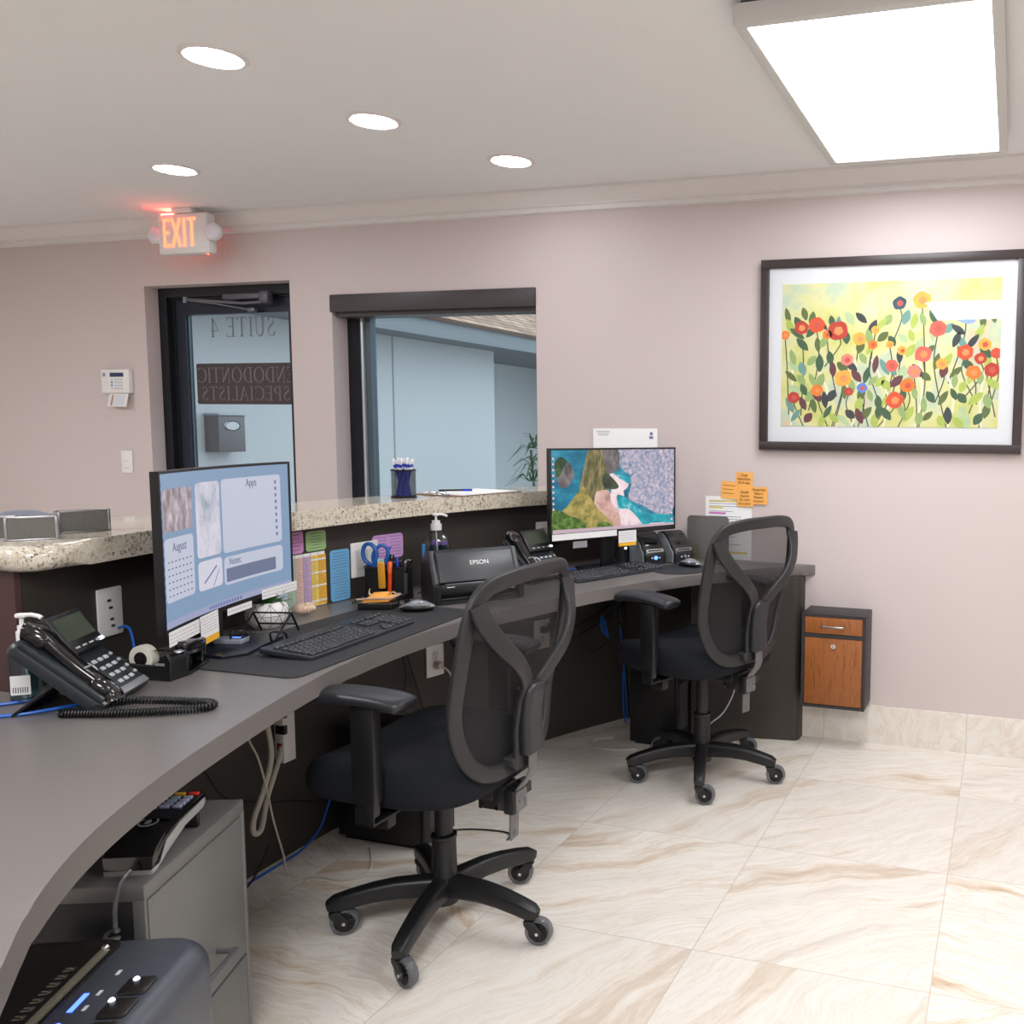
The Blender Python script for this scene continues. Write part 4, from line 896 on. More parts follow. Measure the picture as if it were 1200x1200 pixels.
pot = thing('succulent', 'small green succulent in a round white pot with thin black lines', 'plant', (-2.016, 2.040, DESK), 10)
ro = [(0, 0), (.028, .0), (.036, .004), (.052, .022), (.058, .042), (.055, .060), (.046, .074), (.043, .076), (.040, .072), (.040, .060), (0, .060)]
P('pot', M('pot_white', (236, 234, 232), .45, noise=.02), pot, lathe(ro, 34), ang=50)
def onpot(a, z):
    r = next(r0 + (r1 - r0) * (z - z0) / (z1 - z0) for (r0, z0), (r1, z1) in zip(ro[2:6], ro[3:7]) if z0 - 1e-6 <= z <= z1 + 1e-6) + .0004
    return V((r * cos(RAD(a)), r * sin(RAD(a)), z))
g = G(); n = 8
for i in range(n):
    a = 360 / n * i; d = 180 / n
    for (a0, z0), (a1, z1) in (((a, .006), (a + d, .040)), ((a + 2 * d, .006), (a + d, .040)), ((a + d, .040), (a, .072)), ((a + d, .040), (a + 2 * d, .072)), ((a, .006), (a, .072)), ((a + d, .040), (a - d, .040))):
        g.add(tube([onpot(a0 + (a1 - a0) * q / 8, z0 + (z1 - z0) * q / 8) for q in range(9)], .0006, 4))
g.build('line_pattern', INK, pot)
P('soil', M('soil', (62, 48, 38), .9, noise=.3), pot, cyl(.0395, .012, 24, .058))
g = G(); rnd = random.Random(4)
for k, (cnt, el, L) in enumerate(((11, 10, .066), (9, 36, .060), (7, 60, .052))):
    for i in range(cnt):
        a = 2 * pi * (i + .5 * k) / cnt; e = RAD(el + rnd.uniform(-6, 6)); d = V((cos(a) * cos(e), sin(a) * cos(e), sin(e))); b = V((0, 0, .071))
        g.add(sweep([b + d * .004, b + d * L * .4 - V((0, 0, .003)), b + d * L * .75, b + d * L], [(-.008, .001), (0, -.0025), (.008, .001), (0, .003)], up=(0, 0, 1), scale=lambda q: (max(.06, 1.1 - 1.04 * q ** 2), max(.1, 1 - .8 * q))))
g.build('leaves', M('succulent_green', (84, 142, 74), .45, noise=.2, nscale=60), pot)

sh = thing('seashell', 'small peach seashell in front of the coloured schedule sheet', 'seashell', (-2.045, 2.215, DESK), 30)
vs, fs = [], []; n = 26; k = 14
for i in range(n + 1):
    q = i / n
    for j in range(k):
        a = 2 * pi * j / k; r = .019 * sin(pi * min(1, .06 + q * .93)) ** .7 * (1 - .35 * q) * (1 + .12 * math.sin(9 * 2 * pi * q) * q + .18 * max(0, cos(a * 3 + q * 6)) * (q > .5))
        vs.append((-.032 + .060 * q, r * cos(a), max(.0004, .0165 + r * sin(a) * .9)))
for i in range(n):
    for j in range(k): fs.append((i * k + j, i * k + (j + 1) % k, (i + 1) * k + (j + 1) % k, (i + 1) * k + j))
P('whorl', M('shell_peach', (236, 206, 182), .4, noise=.18, nscale=60), sh, (vs, fs), ang=60)
g = G()
for i in range(5): g.add(lathe([(1e-6, 0), (.0045, .0), (1e-6, .011)], 8), T(.006 + .004 * i, -.008 + .003 * i, .026 - .001 * i, -30 + 12 * i, 25))
g.build('spines', M('shell_peach'), sh); sh.scale = (1.15, 1.15, 1.2)

nd = thing('note_dispenser', 'orange note pad in a black and clear dispenser at the back of the desk mat', 'note dispenser', (-1.902, 2.362, DESK + .0035), 22)
P('base', BLK, nd, (prism([(-.050, -.032), (.056, -.036), (.060, .03), (-.048, .036)], 0, .020, .003, 2)))
P('clear_tray', CLEAR, nd, bx(-.064, .068, -.044, .044, .020, .0225, .001), bx(-.064, -.061, -.044, .044, .022, .030), bx(.065, .068, -.044, .044, .022, .032))
P('note_pad', ORANGE, nd, (box(.078, .076, .010, .001), T(.006, 0, .029, 0, -3)), (box(.050, .060, .008, .003), T(.004, .008, .037, 8, -3)))
P('window_rim', M('clear_rim', (206, 170, 150), .15, coat=.5), nd, tube([(.046, -.036, .036), (.064, -.012, .040), (.066, .02, .040), (.050, .038, .038)], .003, 8), tube([(-.05, -.040, .034), (.0, -.044, .038), (.046, -.036, .036)], .003, 8))

og = thing('pen_organizer', 'black mesh desk organizer of joined cups holding scissors and pens', 'desk organizer', (-1.985, 2.52, DESK), 16.3)
MESHB = mat_mesh('wire_mesh_black', (16, 16, 18), .86)
P('tray', BLK, og, (prism(ngon(.052, 34, .078), 0, .022, .004, 2)))
for x, r in ((-.042, .034), (.046, .034)):
    cu = P('cup', MESHB, og, (lathe([(r, .006), (r, .108), (r - .002, .108), (r - .002, .006)], 30, True), T(x, .004, 0)), (cyl(r - .001, .003, 26, .006), T(x, .004, 0)))
    P('rim', BLK, cu, (lathe([(r - .003, .104), (r + .002, .104), (r + .002, .110), (r - .003, .110)], 30, True), T(x, .004, 0)), (lathe([(r - .003, .004), (r + .002, .004), (r + .002, .014), (r - .003, .014)], 30, True), T(x, .004, 0)))
P('divider_or_reflection', BLK, og, bx(-.012, .016, -.01, .038, .02, .095, .003))
OM = MX.Translation((-1.985, 2.52, DESK)) @ Euler((0, 0, RAD(16.3))).to_matrix().to_4x4()
def inorg(name, label, cat, x, y, z, group=None): return thing(name, label, cat, tuple(OM @ V((x, y, z))), 16.3, group)
sc_ = inorg('scissors', 'blue handled scissors standing in the black organizer', 'scissors', -.042, .0, .018)
for s, mtx in ((-1, T(-.010, -.004, .118, 0, -14)), (1, T(.016, .004, .112, 0, 12, 14))):
    hd = P('handle', M('scissor_blue', (38, 98, 180), .3, noise=.04), sc_, (sweep(smooth([(0, 0, -.024), (-.018 * 1.1, 0, -.006), (-.022, 0, .022), (-.008, 0, .046), (.012, 0, .044), (.022, 0, .020), (.014, 0, -.008)], 5, True), rrect(.012, .016, .005, 3), True, up=(0, 1, 0)), mtx), (box(.016, .012, .03, .004), mtx @ T(0, 0, -.034)))
    P('blade', STEEL, sc_, (prism([(-.006, -.085), (.006, -.085), (.008, 0), (-.006, 0)], -.001, .001), T(s * .003, s * .002, .088, 90, 0, 0)))
def stick(name, label, cat, x, y, z, L, r, mat, tilt, az, cap=None, group=None, n=14):
    o = inorg(name, label, cat, x, y, z, group); m_ = T(rz=az) @ T(ry=tilt)
    P('barrel', mat, o, (cyl(r, L * (.66 if cap else 1), n, 0), m_))
    if cap: P('cap', cap, o, (lathe([(0, L * .64), (r * 1.12, L * .64), (r * 1.12, L * .97), (r * .8, L), (0, L)], n), m_))
    return o
pp = stick('pen', 'purple pen with a spiky topper behind the scissors', 'pen', -.028, .012, .012, .150, .0045, M('pen_grey', (170, 166, 176), .4), 10, 0, M('pen_purple', (96, 56, 150), .45))
P('topper', M('pen_purple'), pp, *[(lathe([(1e-6, 0), (.005, .0), (1e-6, .022)], 8), T(.026, 0, .146) @ T(rx=a, ry=b)) for a, b in ((0, -28), (30, 8), (-35, 14), (5, 40))])
stick('marker', 'black marker leaning at the back of the organizer', 'marker', -.008, .026, .020, .125, .0075, BLK, 6, 10, BLKG)
stick('marker', 'dark purple marker lying across the organizer top', 'marker', -.010, .018, .116, .085, .006, M('marker_violet', (62, 44, 76), .4), 84, 4, BLKG)
stick('marker', 'orange red marker in the middle of the organizer', 'marker', .014, -.022, .022, .105, .0065, M('marker_red', (236, 80, 36), .4), 2, 0, M('marker_red_cap', (240, 110, 40), .4))
stick('marker', 'thick black marker with a grey label standing at the right of the organizer', 'marker', .062, -.016, .010, .125, .009, M('marker_grey_label', (70, 74, 80), .4), 2, 0, BLKG)
stick('pen', 'blue capped white pen leaning in the right cup of the organizer', 'pen', .034, .010, .010, .128, .0045, M('pen_white', (226, 226, 230), .4), 4, 150, M('pen_blue', (34, 60, 160), .35))
stick('pen', 'white pen beside the purple pen in the organizer', 'pen', -.016, -.006, .010, .125, .004, M('pen_white'), 6, 170, M('pen_teal', (150, 196, 196), .4))
kn = inorg('correction_pen', 'flat amber yellow holder hanging on the front of the organizer', 'holder', -.004, -.040, .040)
P('body', M('amber', (228, 162, 46), .45, noise=.05), kn, (box(.022, .010, .088, .003), T(0, 0, .044, 4)))
P('end_cap', M('pale_teal', (150, 190, 186), .4), kn, (box(.014, .008, .012, .002), T(0, .003, .092)))
orn = inorg('toothed_ornament', 'cream saw toothed ornament with a ring end, hung low on the organizer front', 'ornament', .0, -.060, .012)
CREAM = M('ornament_cream', (236, 208, 160), .55, noise=.08)
P('bar', CREAM, orn, (box(.060, .006, .007, .002), T(0, 0, .008)), *[(lathe([(1e-6, 0), (.0034, 0), (1e-6, .008)], 8), T(-.024 + .0075 * i, 0, .011)) for i in range(7)])
P('tail', CREAM, orn, sweep(smooth([(-.028, 0, .009), (-.036, 0, .012), (-.038, 0, .022), (-.034, 0, .032)], 4), ngon(.0042, 8), scale=lambda q: (1.2 - q, 1.2 - q)))
P('ring', CREAM, orn, (lathe([(.007, -.002), (.011, -.002), (.011, .002), (.007, .002)], 18, True), T(.040, 0, .012, 90)))

# ------------------------------------------------------------------ scanner, bookend, label printers
sn = thing('document_scanner', 'black document scanner with a slanted front cover', 'scanner', (-1.727, 2.620, DESK), 51.3)
SCB = M('scanner_black', (30, 31, 34), .38, noise=.05); SCF = M('scanner_cover', (58, 60, 66), .36, noise=.04)
prof = [(-.085, .062), (-.085, .012), (-.075, .0), (.075, .0), (.085, .01), (.080, .12), (.030, .165), (-.004, .168), (-.060, .068)]
P('body', SCB, sn, *[(prism([(y, z) for y, z in prof], a, b, .003, 2), MX(((0, 0, 1, 0), (1, 0, 0, 0), (0, 1, 0, 0), (0, 0, 0, 1)))) for a, b in ((-.148, -.128), (.128, .148))], bx(-.128, .128, -.02, .078, .0, .118), bx(-.128, .128, -.08, -.02, .0, .012), bx(-.128, .128, -.084, -.05, .036, .064, .004), (box(.258, .012, .112, .003), T(0, -.026, .116, -27)), bx(-.128, .128, -.02, .04, .11, .164, .004))
P('front_cover', SCF, sn, (box(.252, .010, .104, .004), T(0, -.040, .115, -27)))
P('hinge_strip', STEEL, sn, bx(-.110, .110, -.0725, -.066, .0635, .0665, .001))
P('output_tray', M('tray_grey', (92, 94, 100), .4), sn, bx(-.035, .035, -.09, -.05, .013, .018, .001), bx(-.126, .126, -.05, -.02, .012, .015))
P('lettering', WHITEP, sn, (text('EPSON', .021, .0004), T(.010, -.040, .115, -27) @ T(0, -.0056, .010)))
P('buttons', WHITEP, sn, *[(box(.007, .002, .003), T(.07 + .017 * i, -.0855, .058)) for i in range(3)], *[(box(.024, .002, .0025), T(-.098, -.0855, .058)) for i in range(1)])
P('badge', WHITEP, sn, bx(.098, .113, -.0856, -.0846, .038, .053))
P('badge_print', INK, sn, bx(.101, .110, -.086, -.0852, .041, .050))

bk = thing('bookend', 'dark steel upright file plate standing by the back wall', 'file sorter', (-1.268, 3.700, DESK), 0)
DST = M('dark_steel', (132, 130, 126), .36, .6, noise=.06, nscale=14)
P('upright', DST, bk, (prism(rrect(.192, .196, .018, 6, 0, .098), -.0015, .0015), T(0, .02, 0, 90)))
P('foot', DST, bk, bx(-.094, .094, -.075, .02, 0, .002))
P('divider_or_reflection', M('olive_reflection', (128, 126, 106), .3, .6), bk, ([(0, 0, .002), (0, 0, .002)] * 0 or [(-.09, .017, .004), (-.03, .017, .004), (-.045, .017, .075), (-.09, .017, .075), (-.09, .014, .004), (-.03, .014, .004), (-.045, .014, .075), (-.09, .014, .075)], [(0, 1, 2, 3), (7, 6, 5, 4), (0, 4, 5, 1), (1, 5, 6, 2), (2, 6, 7, 3), (3, 7, 4, 0)]))  # olive piece paints a yellowish reflection on the steel upright

def label_printer(label, loc, rz, blue):
    o = thing('label_printer', label, 'label printer', (*loc, DESK), rz, 'label printers at the end of the desk')
    pr = [(-.088, .006), (-.080, .0), (.080, .0), (.088, .02), (.080, .085), (.050, .122), (.012, .132), (-.022, .118), (-.066, .070), (-.088, .048)]
    A = MX(((0, 0, 1, 0), (1, 0, 0, 0), (0, 1, 0, 0), (0, 0, 0, 1)))
    P('body', SCB, o, (prism([(p.x, p.y) for p in smooth([(a, b, 0) for a, b in pr], 4, True)], -.048, .048, .004, 2), A))
    P('side_panels', M('printer_side', (128, 134, 136), .45, noise=.04), o, *[(prism([(p.x * .93 + .006, p.y * .92 + .004) for p in smooth([(a, b, 0) for a, b in pr], 4, True)], a, b, .003, 1), A) for a, b in ((-.054, -.0475), (.0475, .054))])
    P('window', BLKG, o, (box(.066, .004, .058, .001), T(0, -.038, .0985, -43)))
    P('paper_slot', STEEL, o, (prism(rrect(.084, .014, .006), 0, .004), T(0, -.079, .058, 60)))
    P('slot_gap', BLKG, o, (prism(rrect(.066, .005, .002), .0035, .005), T(0, -.079, .058, 60)))
    P('buttons', EM('button_blue', (70, 120, 255), 2.5) if blue else PHS, o, (cyl(.008, .004, 14), T(0, -.0895, .030, 90)))
    P('side_buttons', WHITEP, o, *[(cyl(.0035, .004, 10), T(x, -.0885, .030, 90)) for x in (-.018, .018)])
    P('display', M('blue_window', (110, 150, 190), .2), o, (box(.036, .003, .014, .001), T(.006, -.0525, .0835, -43)))
    return o
label_printer('black label printer with a blue light, left of its twin under the monitor', (-1.50, 3.57), 52, True)
label_printer('black label printer with pale side panels next to the dark steel file plate', (-1.405, 3.652), 56, False)
b_ = thing('puck_device', 'small dark round device with a white light left of the label printers', 'device', (-1.600, 3.55, DESK), 40)
P('body', SCB, b_, lathe([(0, 0), (.028, 0), (.030, .012), (.028, .070), (.016, .083), (0, .085)], 24))
P('light', EM('white_led_and_highlight', (230, 236, 255), 1.2), b_, (ball(.006, 10, 6), T(.008, -.028, .062)))

# ------------------------------------------------------------------ things on the granite
cn = thing('conference_speaker', 'grey speaker unit with silver framed mesh fronts on the granite corner', 'speaker', (-2.165, 1.50, GRAN), 0)
P('body', M('speaker_grey', (112, 118, 134), .4, noise=.05), cn, lathe([(0, 0), (.070, 0), (.074, .01), (.066, .042), (.03, .056), (0, .058)], 30))
GRIL = M('grille_dark', (108, 106, 102), .5, .3, noise=.35, nscale=260)
for ax, ay, rz, w in ((.108, -.056, 51, .094), (.062, .098, 69, .105), (.035, -.085, 40, .088)):
    m_ = T(ax, ay, 0, 0, 0, rz)
    mo = P('module', STEEL, cn, *[(q, m_) for q in (bx(-w / 2, w / 2, 0, .04, .0, .052, .006), bx(-w / 2, w / 2, -.004, .01, .049, .054, .002), bx(-w / 2, -w / 2 + .006, -.004, .01, 0, .054, .002), bx(w / 2 - .006, w / 2, -.004, .01, 0, .054, .002), bx(-w / 2, w / 2, -.004, .01, 0, .004, .001))])
    P('grille', GRIL, mo, (bx(-w / 2 + .006, w / 2 - .006, -.002, .006, .004, .049), m_))
pcup = thing('pencil_cup', 'black wire mesh cup of blue pens on the granite counter', 'pen cup', (-2.10, 2.765, GRAN), 10)
P('mesh', mat_mesh('cup_mesh', (30, 30, 36), .30), pcup, lathe([(.042, .003), (.042, .100), (.041, .100), (.041, .003)], 32, True), cyl(.041, .002, 28, .002))
P('rim', M('rim_dark', (30, 30, 32), .3, .5), pcup, lathe([(.040, .097), (.0445, .097), (.0445, .102), (.040, .102)], 32, True), lathe([(.040, 0), (.0445, 0), (.0445, .006), (.040, .006)], 32, True))
PM = MX.Translation((-2.10, 2.765, GRAN)); rnd = random.Random(2); first = None
for i in range(18):
    a = 2 * pi * i / 18; rr = (.032, .016, .026)[i % 3]
    b = V((-.024 * cos(a + 1.2), -.024 * sin(a + 1.2), .006)); tip = V((rr * 1.15 * cos(a), rr * 1.15 * sin(a), .134 + rnd.uniform(-.006, .006))); d = (tip - b).normalized()
    q = V((0, 0, 1)).rotation_difference(d).to_euler()
    if first is None:
        first = thing('pen', 'blue and white pen standing in the wire cup on the granite', 'pen', (0, 0, 0), 0, 'blue pens in the wire cup')
        P('barrel', M('pen_deep_blue', (24, 52, 176), .35), first, cyl(.0042, .122, 10, 0))
        P('grip', M('pen_white'), first, cyl(.0046, .008, 10, .102), lathe([(0, .121), (.0038, .121), (.0038, .132), (.002, .142), (0, .143)], 10))
        P('clip', M('pen_white'), first, bx(-.0012, .0012, .0042, .0058, .112, .134))
        o = first
    else: o = dup(first, (0, 0, 0), 0, first['label'])
    o.location = PM @ b; o.rotation_euler = q
cb = thing('clipboard', 'brown clipboard with a white form lying on the granite counter', 'clipboard', (-2.015, 3.045, GRAN), -14)
P('board', M('hardboard', (120, 92, 74), .6, noise=.1), cb, prism(rrect(.225, .345, .012), 0, .003))
P('form', PAPER, cb, (bx(-.102, .108, -.138, .145, .0032, .0065), T(rz=2)))
P('metal_clip', CHROME, cb, bx(-.06, .06, -.172, -.145, .003, .007, .002), (cyl(.006, .10, 12, -.05), T(0, -.158, .010, 0, 90)), bx(-.025, .025, -.178, -.15, .007, .016, .003))
pn = thing('pen', 'dark pen lying on the clip of the brown clipboard', 'pen', (-2.05, 2.90, GRAN + .0185), 40)
P('barrel', BLKG, pn, (cyl(.004, .10, 10), T(0, 0, 0, 0, 90))); P('cap', M('pen_deep_blue'), pn, (cyl(.0048, .035, 10), T(.085, 0, 0, 0, 90)))
# ------------------------------------------------------------------ papers and plates on the curved half wall
def onwall(name, label, cat, th, z, off=.0015, group=None):
    p, rz = wallspot(th, z, off); return thing(name, label, cat, p, rz, group)
def lines(o, w, h, mat, n, seed=1, x0=None, cols=1, th=.0011, y=-.0014):
    g = G(); rnd = random.Random(seed)
    for c in range(cols):
        for i in range(n):
            z = h / 2 - h * (i + .7) / (n + .6); a = -w / 2 + w * c / cols + .08 * w / cols; b = -w / 2 + w * (c + 1) / cols - .08 * w / cols
            l = (b - a) * rnd.uniform(.55, 1); m = (a + b) / 2 if x0 is None else a + l / 2
            g.add(bx(m - l / 2, m + l / 2, y, y + .0006, z - th, z + th))
    g.build('print', mat, o)
def wcard(label, th, z0, z1, w, col, r, n, cols=1, seed=1, title=True, name='laminated_card'):
    o = onwall(name, label, 'card', th, (z0 + z1) / 2); h = z1 - z0
    P('card', M('card_%d_%d_%d' % col, col, .35, noise=.02, coat=.3), o, (prism(rrect(w, h, r), -.0006, .0008), T(0, 0, 0, 90)))
    lines(o, w, h * .96, M('card_print', (112, 104, 116), .8), n, seed, None, cols, .0008)
    return o
wcard('pink card on the dark half wall, partly behind the curved monitor', 178.55, .931, .999, .115, (214, 150, 206), .010, 5, 2, 3)
wcard('small green card at the top of the dark half wall', 176.5, .932, .995, .080, (158, 196, 132), .010, 6, 1, 4)
wcard('tall blue card with centred lines between the schedule sheet and the white plate', 174.7, .756, .924, .080, (110, 176, 222), .010, 16, 1, 5)
wcard('purple card on the half wall behind the pen organizer', 170.75, .868, .953, .134, (206, 158, 216), .014, 7, 2, 6)
o = onwall('schedule_sheet', 'many coloured column schedule sheet on the half wall beside the curved monitor', 'paper sheet', 177.85, .8415)
sw, shh = .218, .172
cols = [(196, 216, 232), (196, 216, 232), (176, 206, 182), (226, 194, 184), (196, 170, 206), (240, 206, 96), (236, 178, 48)]
P('sheet', PAPER, o, bx(-sw / 2, sw / 2, -.0005, .0005, -shh / 2, shh / 2))
for i, c in enumerate(cols):
    xa = -sw / 2 + sw * i / 7; P('column', M('column_%d_%d_%d' % c, c, .7, noise=.02), o, bx(xa, xa + sw / 7, -.0011, -.0005, -shh / 2 + .002, shh / 2 - .010))
g = G()
for z in (.062, .020, -.022, -.070): P('white_band', PAPER, o, bx(sw * (5 / 7 - .5), sw / 2, -.0014, -.0009, z - .002, z + .003))
g = G(); rnd = random.Random(11)
for i in range(7):
    for k in range(24):
        z = shh / 2 - .014 - k * .0064; xa = -sw / 2 + sw * i / 7 + .003; l = rnd.uniform(.012, .024); g.add(bx(xa, xa + l, -.0016, -.0010, z - .0006, z + .0006))
    g.add(bx(-sw / 2 + sw * i / 7 - .0003, -sw / 2 + sw * i / 7 + .0003, -.0016, -.001, -shh / 2, shh / 2))
g.build('print', M('sheet_print', (136, 128, 128), .8), o)

def plate(label, th, z, w, h, kind):
    o = onwall('outlet_plate', label, 'wall plate', th, z, .001, None)
    P('plate', WHITEP, o, (prism(rrect(w, h, .004, 3), 0, .006, .002, 2), T(0, 0, 0, 90)))
    if kind == 'jack':
        for x, zz in ((-.004, .028), (.0, .010), (.002, -.018), (.004, -.034)): P('port', INK, o, bx(x - .005, x + .005, -.0072, -.005, zz - .003, zz + .003))
    elif kind == 'rocker':
        for x in (-.023, .023): P('rocker', M('rocker_white', (218, 216, 214), .35), o, bx(x - .0165, x + .0165, -.0085, -.005, -.033, .033, .001))
    else:
        for zz in (.02, -.02):
            rc = P('receptacle', M('rocker_white', (218, 216, 214), .35), o, (prism(ngon(.0165, 20), 0, .008, .001, 1), T(0, 0, zz, 90)))
            P('slots', INK, rc, *[bx(x - .001, x + .001, -.0086, -.0076, zz + .001, zz + .010) for x in (-.006, .006)], (cyl(.0026, .001, 10), T(0, -.0076, zz - .008, 90)))
    return o
plate('tall white jack plate with a blue cable, on the half wall above the tape dispenser', 190.35, .879, .072, .116, 'jack')
plate('white double switch plate behind the blue scissors', 172.75, .880, .115, .117, 'rocker')
plate('white outlet plate behind the far desk phone, by the beach picture monitor', 156.6, .880, .078, .114, 'outlet')
plate('white outlet plate under the desk in line with the near chair back', 166.97, .462, .080, .118, 'outlet')
plate('white outlet plate under the desk, seen through the near chair back opening', 156.9, .464, .080, .124, 'outlet')
o = onwall('power_adapter', 'black power adapter plugged in behind the beach picture monitor', 'adapter', 156.1, .862, .009)
P('body', BLK, o, bx(-.03, .03, -.034, 0, -.022, .022, .004)); P('prong', STEEL, o, bx(-.006, -.004, 0, .006, -.004, .006), bx(.004, .006, 0, .006, -.004, .006))
o = onwall('power_plug', 'cream plug in the outlet under the near end of the desk', 'plug', 166.97, .446, .0095)
P('body', WHITEC, o, bx(-.013, .013, -.03, 0, -.012, .012, .005))
o = onwall('power_plug', 'black plug in the outlet behind the near chair back opening', 'plug', 156.9, .484, .0095)
P('body', BLK, o, bx(-.012, .012, -.028, 0, -.011, .011, .004))
cable('network_cable', 'blue network cable from the jack plate down behind the tape dispenser', [(-2.045, 1.622, .838), (-2.02, 1.618, .845), (-1.998, 1.613, .838), (-1.983, 1.608, .80), (-1.98, 1.604, .757)], .0032, BLUEC)
cable('network_cable', 'blue network cable crossing the desk behind the corner phone, further strand', [(-2.25, 1.06, .757), (-2.05, 1.20, .757), (-1.955, 1.29, .757), (-1.93, 1.325, .757), (-1.90, 1.35, .757)], .0034, BLUEC)
cable('network_cable', 'blue network cable running beneath the corner phone, nearer strand', [(-2.12, 1.04, .757), (-1.95, 1.17, .757), (-1.876, 1.236, .757), (-1.84, 1.275, .757), (-1.80, 1.36, .757)], .0034, BLUEC)
cable('network_cable', 'blue cable on the desk behind the far keyboard', [(-1.735, 3.20, .757), (-1.69, 3.30, .757), (-1.672, 3.44, .757), (-1.66, 3.56, .757)], .003, BLUEC)
cable('scanner_cable', 'black cable curling from behind the pen organizer to the scanner', [(-1.93, 2.60, .758), (-1.90, 2.615, .775), (-1.865, 2.64, .79), (-1.83, 2.66, .80)], .0025, BLKC)

# ------------------------------------------------------------------ things on the back wall
kp = thing('alarm_keypad', 'white alarm keypad with an open flap on the wall beside the door', 'alarm keypad', (-4.632, D, 1.548), 0)
P('case', WHITEP, kp, bx(-.098, .098, -.028, 0, -.065, .062, .005))
P('display', M('lcd_dark', (52, 58, 92), .2), kp, bx(-.032, .062, -.0295, -.026, .022, .044))
P('blue_keys', M('key_blue', (90, 150, 214), .4), kp, *[bx(-.026, -.014, -.0305, -.027, z, z + .010, .001) for z in (-.012, -.028)])
P('keys', M('key_grey', (196, 198, 204), .4), kp, *[bx(.0 + .020 * i, .013 + .020 * i, -.0305, -.027, .004 - .016 * j, .012 - .016 * j, .001) for i in range(3) for j in range(4)], *[bx(-.026, -.014, -.0305, -.027, z, z + .007, .001) for z in (.004, -.044)])
fl = P('flap', WHITEP, kp, (bx(-.046, .088, -.004, 0, -.072, 0, .001), T(0, -.022, -.068, -14)))
P('instruction_paper', M('flap_paper', (214, 216, 222), .7), fl, (bx(-.010, .072, -.0048, -.0036, -.066, -.008), T(0, -.022, -.068, -14)))
P('stripe', M('flap_stripe', (176, 130, 104), .7), fl, (bx(-.022, -.012, -.0048, -.0036, -.066, -.008), T(0, -.022, -.068, -14)))
P('logo', INKL, kp, bx(-.084, -.064, -.0286, -.0275, .024, .044))
wc = thing('wall_card', 'small white plate on the wall below the alarm keypad', 'wall plate', (-4.603, D, 1.115), 0)
P('plate', WHITEP, wc, (bx(-.039, .039, -.008, 0, -.060, .060, .003)))
P('print', INKL, wc, bx(-.018, .012, -.0086, -.0076, -.034, -.032), bx(-.012, .008, -.0086, -.0076, .002, .004))
en = thing('envelope', 'large white envelope on the wall above the beach picture monitor', 'envelope', (-1.674, D - .004, 1.21), 0)
P('paper', PAPER, en, (bx(-.156, .156, -.003, .003, -.115, .115, .001), T(0, 0, 0, 0, -.4)))
P('return_address', INKL, en, *[bx(-.140 + .004 * i, -.075 - .003 * i, -.0036, -.0028, .100 - .008 * i, .1025 - .008 * i) for i in range(3)])
P('stamp', M('stamp_ink', (120, 120, 160), .8), en, bx(.118, .136, -.0036, -.0028, .070, .082), bx(.121, .134, -.0036, -.0028, .086, .100))
pg = thing('notice_sheet', 'white printed sheet with highlighted lines taped to the wall by the far chair', 'paper sheet', (-1.185, D - .001, .897), 0)
P('sheet', PAPER, pg, bx(-.106, .106, -.0006, .0006, -.139, .137))
g = G(); rnd = random.Random(21)
for i in range(22):
    z = .116 - .0112 * i
    if i % 6 == 3: continue
    g.add(bx(-.088, -.088 + rnd.uniform(.05, .17), -.0013, -.0008, z - .0010, z + .0010))
g.build('print', M('sheet_ink', (120, 122, 150), .8), pg)
for a_ in ((-.09, .05, -.0012, -.0006, .112, .120), (-.09, -.025, -.0012, -.0006, .084, .091), (-.01, .088, -.0012, -.0006, -.115, -.105)): P('yellow_highlight', M('highlight_yellow', (226, 206, 104), .8), pg, bx(*a_))
P('pink_highlight', M('highlight_pink', (214, 110, 190), .8), pg, bx(-.09, -.012, -.0012, -.0006, .060, .067))
scrib = M('handwriting', (96, 66, 34), .8)
for k, (x, z, txt, lab) in enumerate(((-1.114, 1.104, ['Change', 'Appointment', 'Info & copy'], 'orange sticky note at the top of the wall cluster'),
                                      (-1.181, 1.062, ['', '', ''], 'orange sticky note at the left of the wall cluster, over the printed sheet corner'),
                                      (-1.046, 1.042, ['Change Date', 'Times in', 'Populate', 'Insurance!'], 'orange sticky note at the right of the wall cluster'),
                                      (-1.108, 1.030, ['Multiple', 'Doctors', 'Dr. name', 'Do a query'], 'orange sticky note at the bottom centre of the wall cluster'))):
    sn_ = thing('sticky_note', lab, 'note', (x, D - .0022 - .0012 * k, z), 0, None)
    tl = T(0, 0, 0, 0, (2, 3, 1, -1)[k])
    P('paper', M('orange_note', (246, 178, 92), .8, noise=.03), sn_, (([(-.038, 0, -.038), (.038, -.003, -.038), (.038, .0, .038), (-.038, 0, .038), (-.038, .0009, -.038), (.038, -.002, -.038), (.038, .0009, .038), (-.038, .0009, .038)], [(0, 1, 2, 3), (7, 6, 5, 4), (0, 4, 5, 1), (1, 5, 6, 2), (2, 6, 7, 3), (3, 7, 4, 0)]), tl))
    g = G()
    for i, s in enumerate(txt):
        if s: g.add(text(s, .0135, .0002, squash=.85), tl @ T(-.001, -.0030, .026 - .0165 * i))
        else: g.add(bx(-.030, .026 - .01 * (i == 1), -.0014, -.0004, .020 - .017 * i, .0215 - .017 * i), tl)
    g.build('handwriting', scrib, sn_)

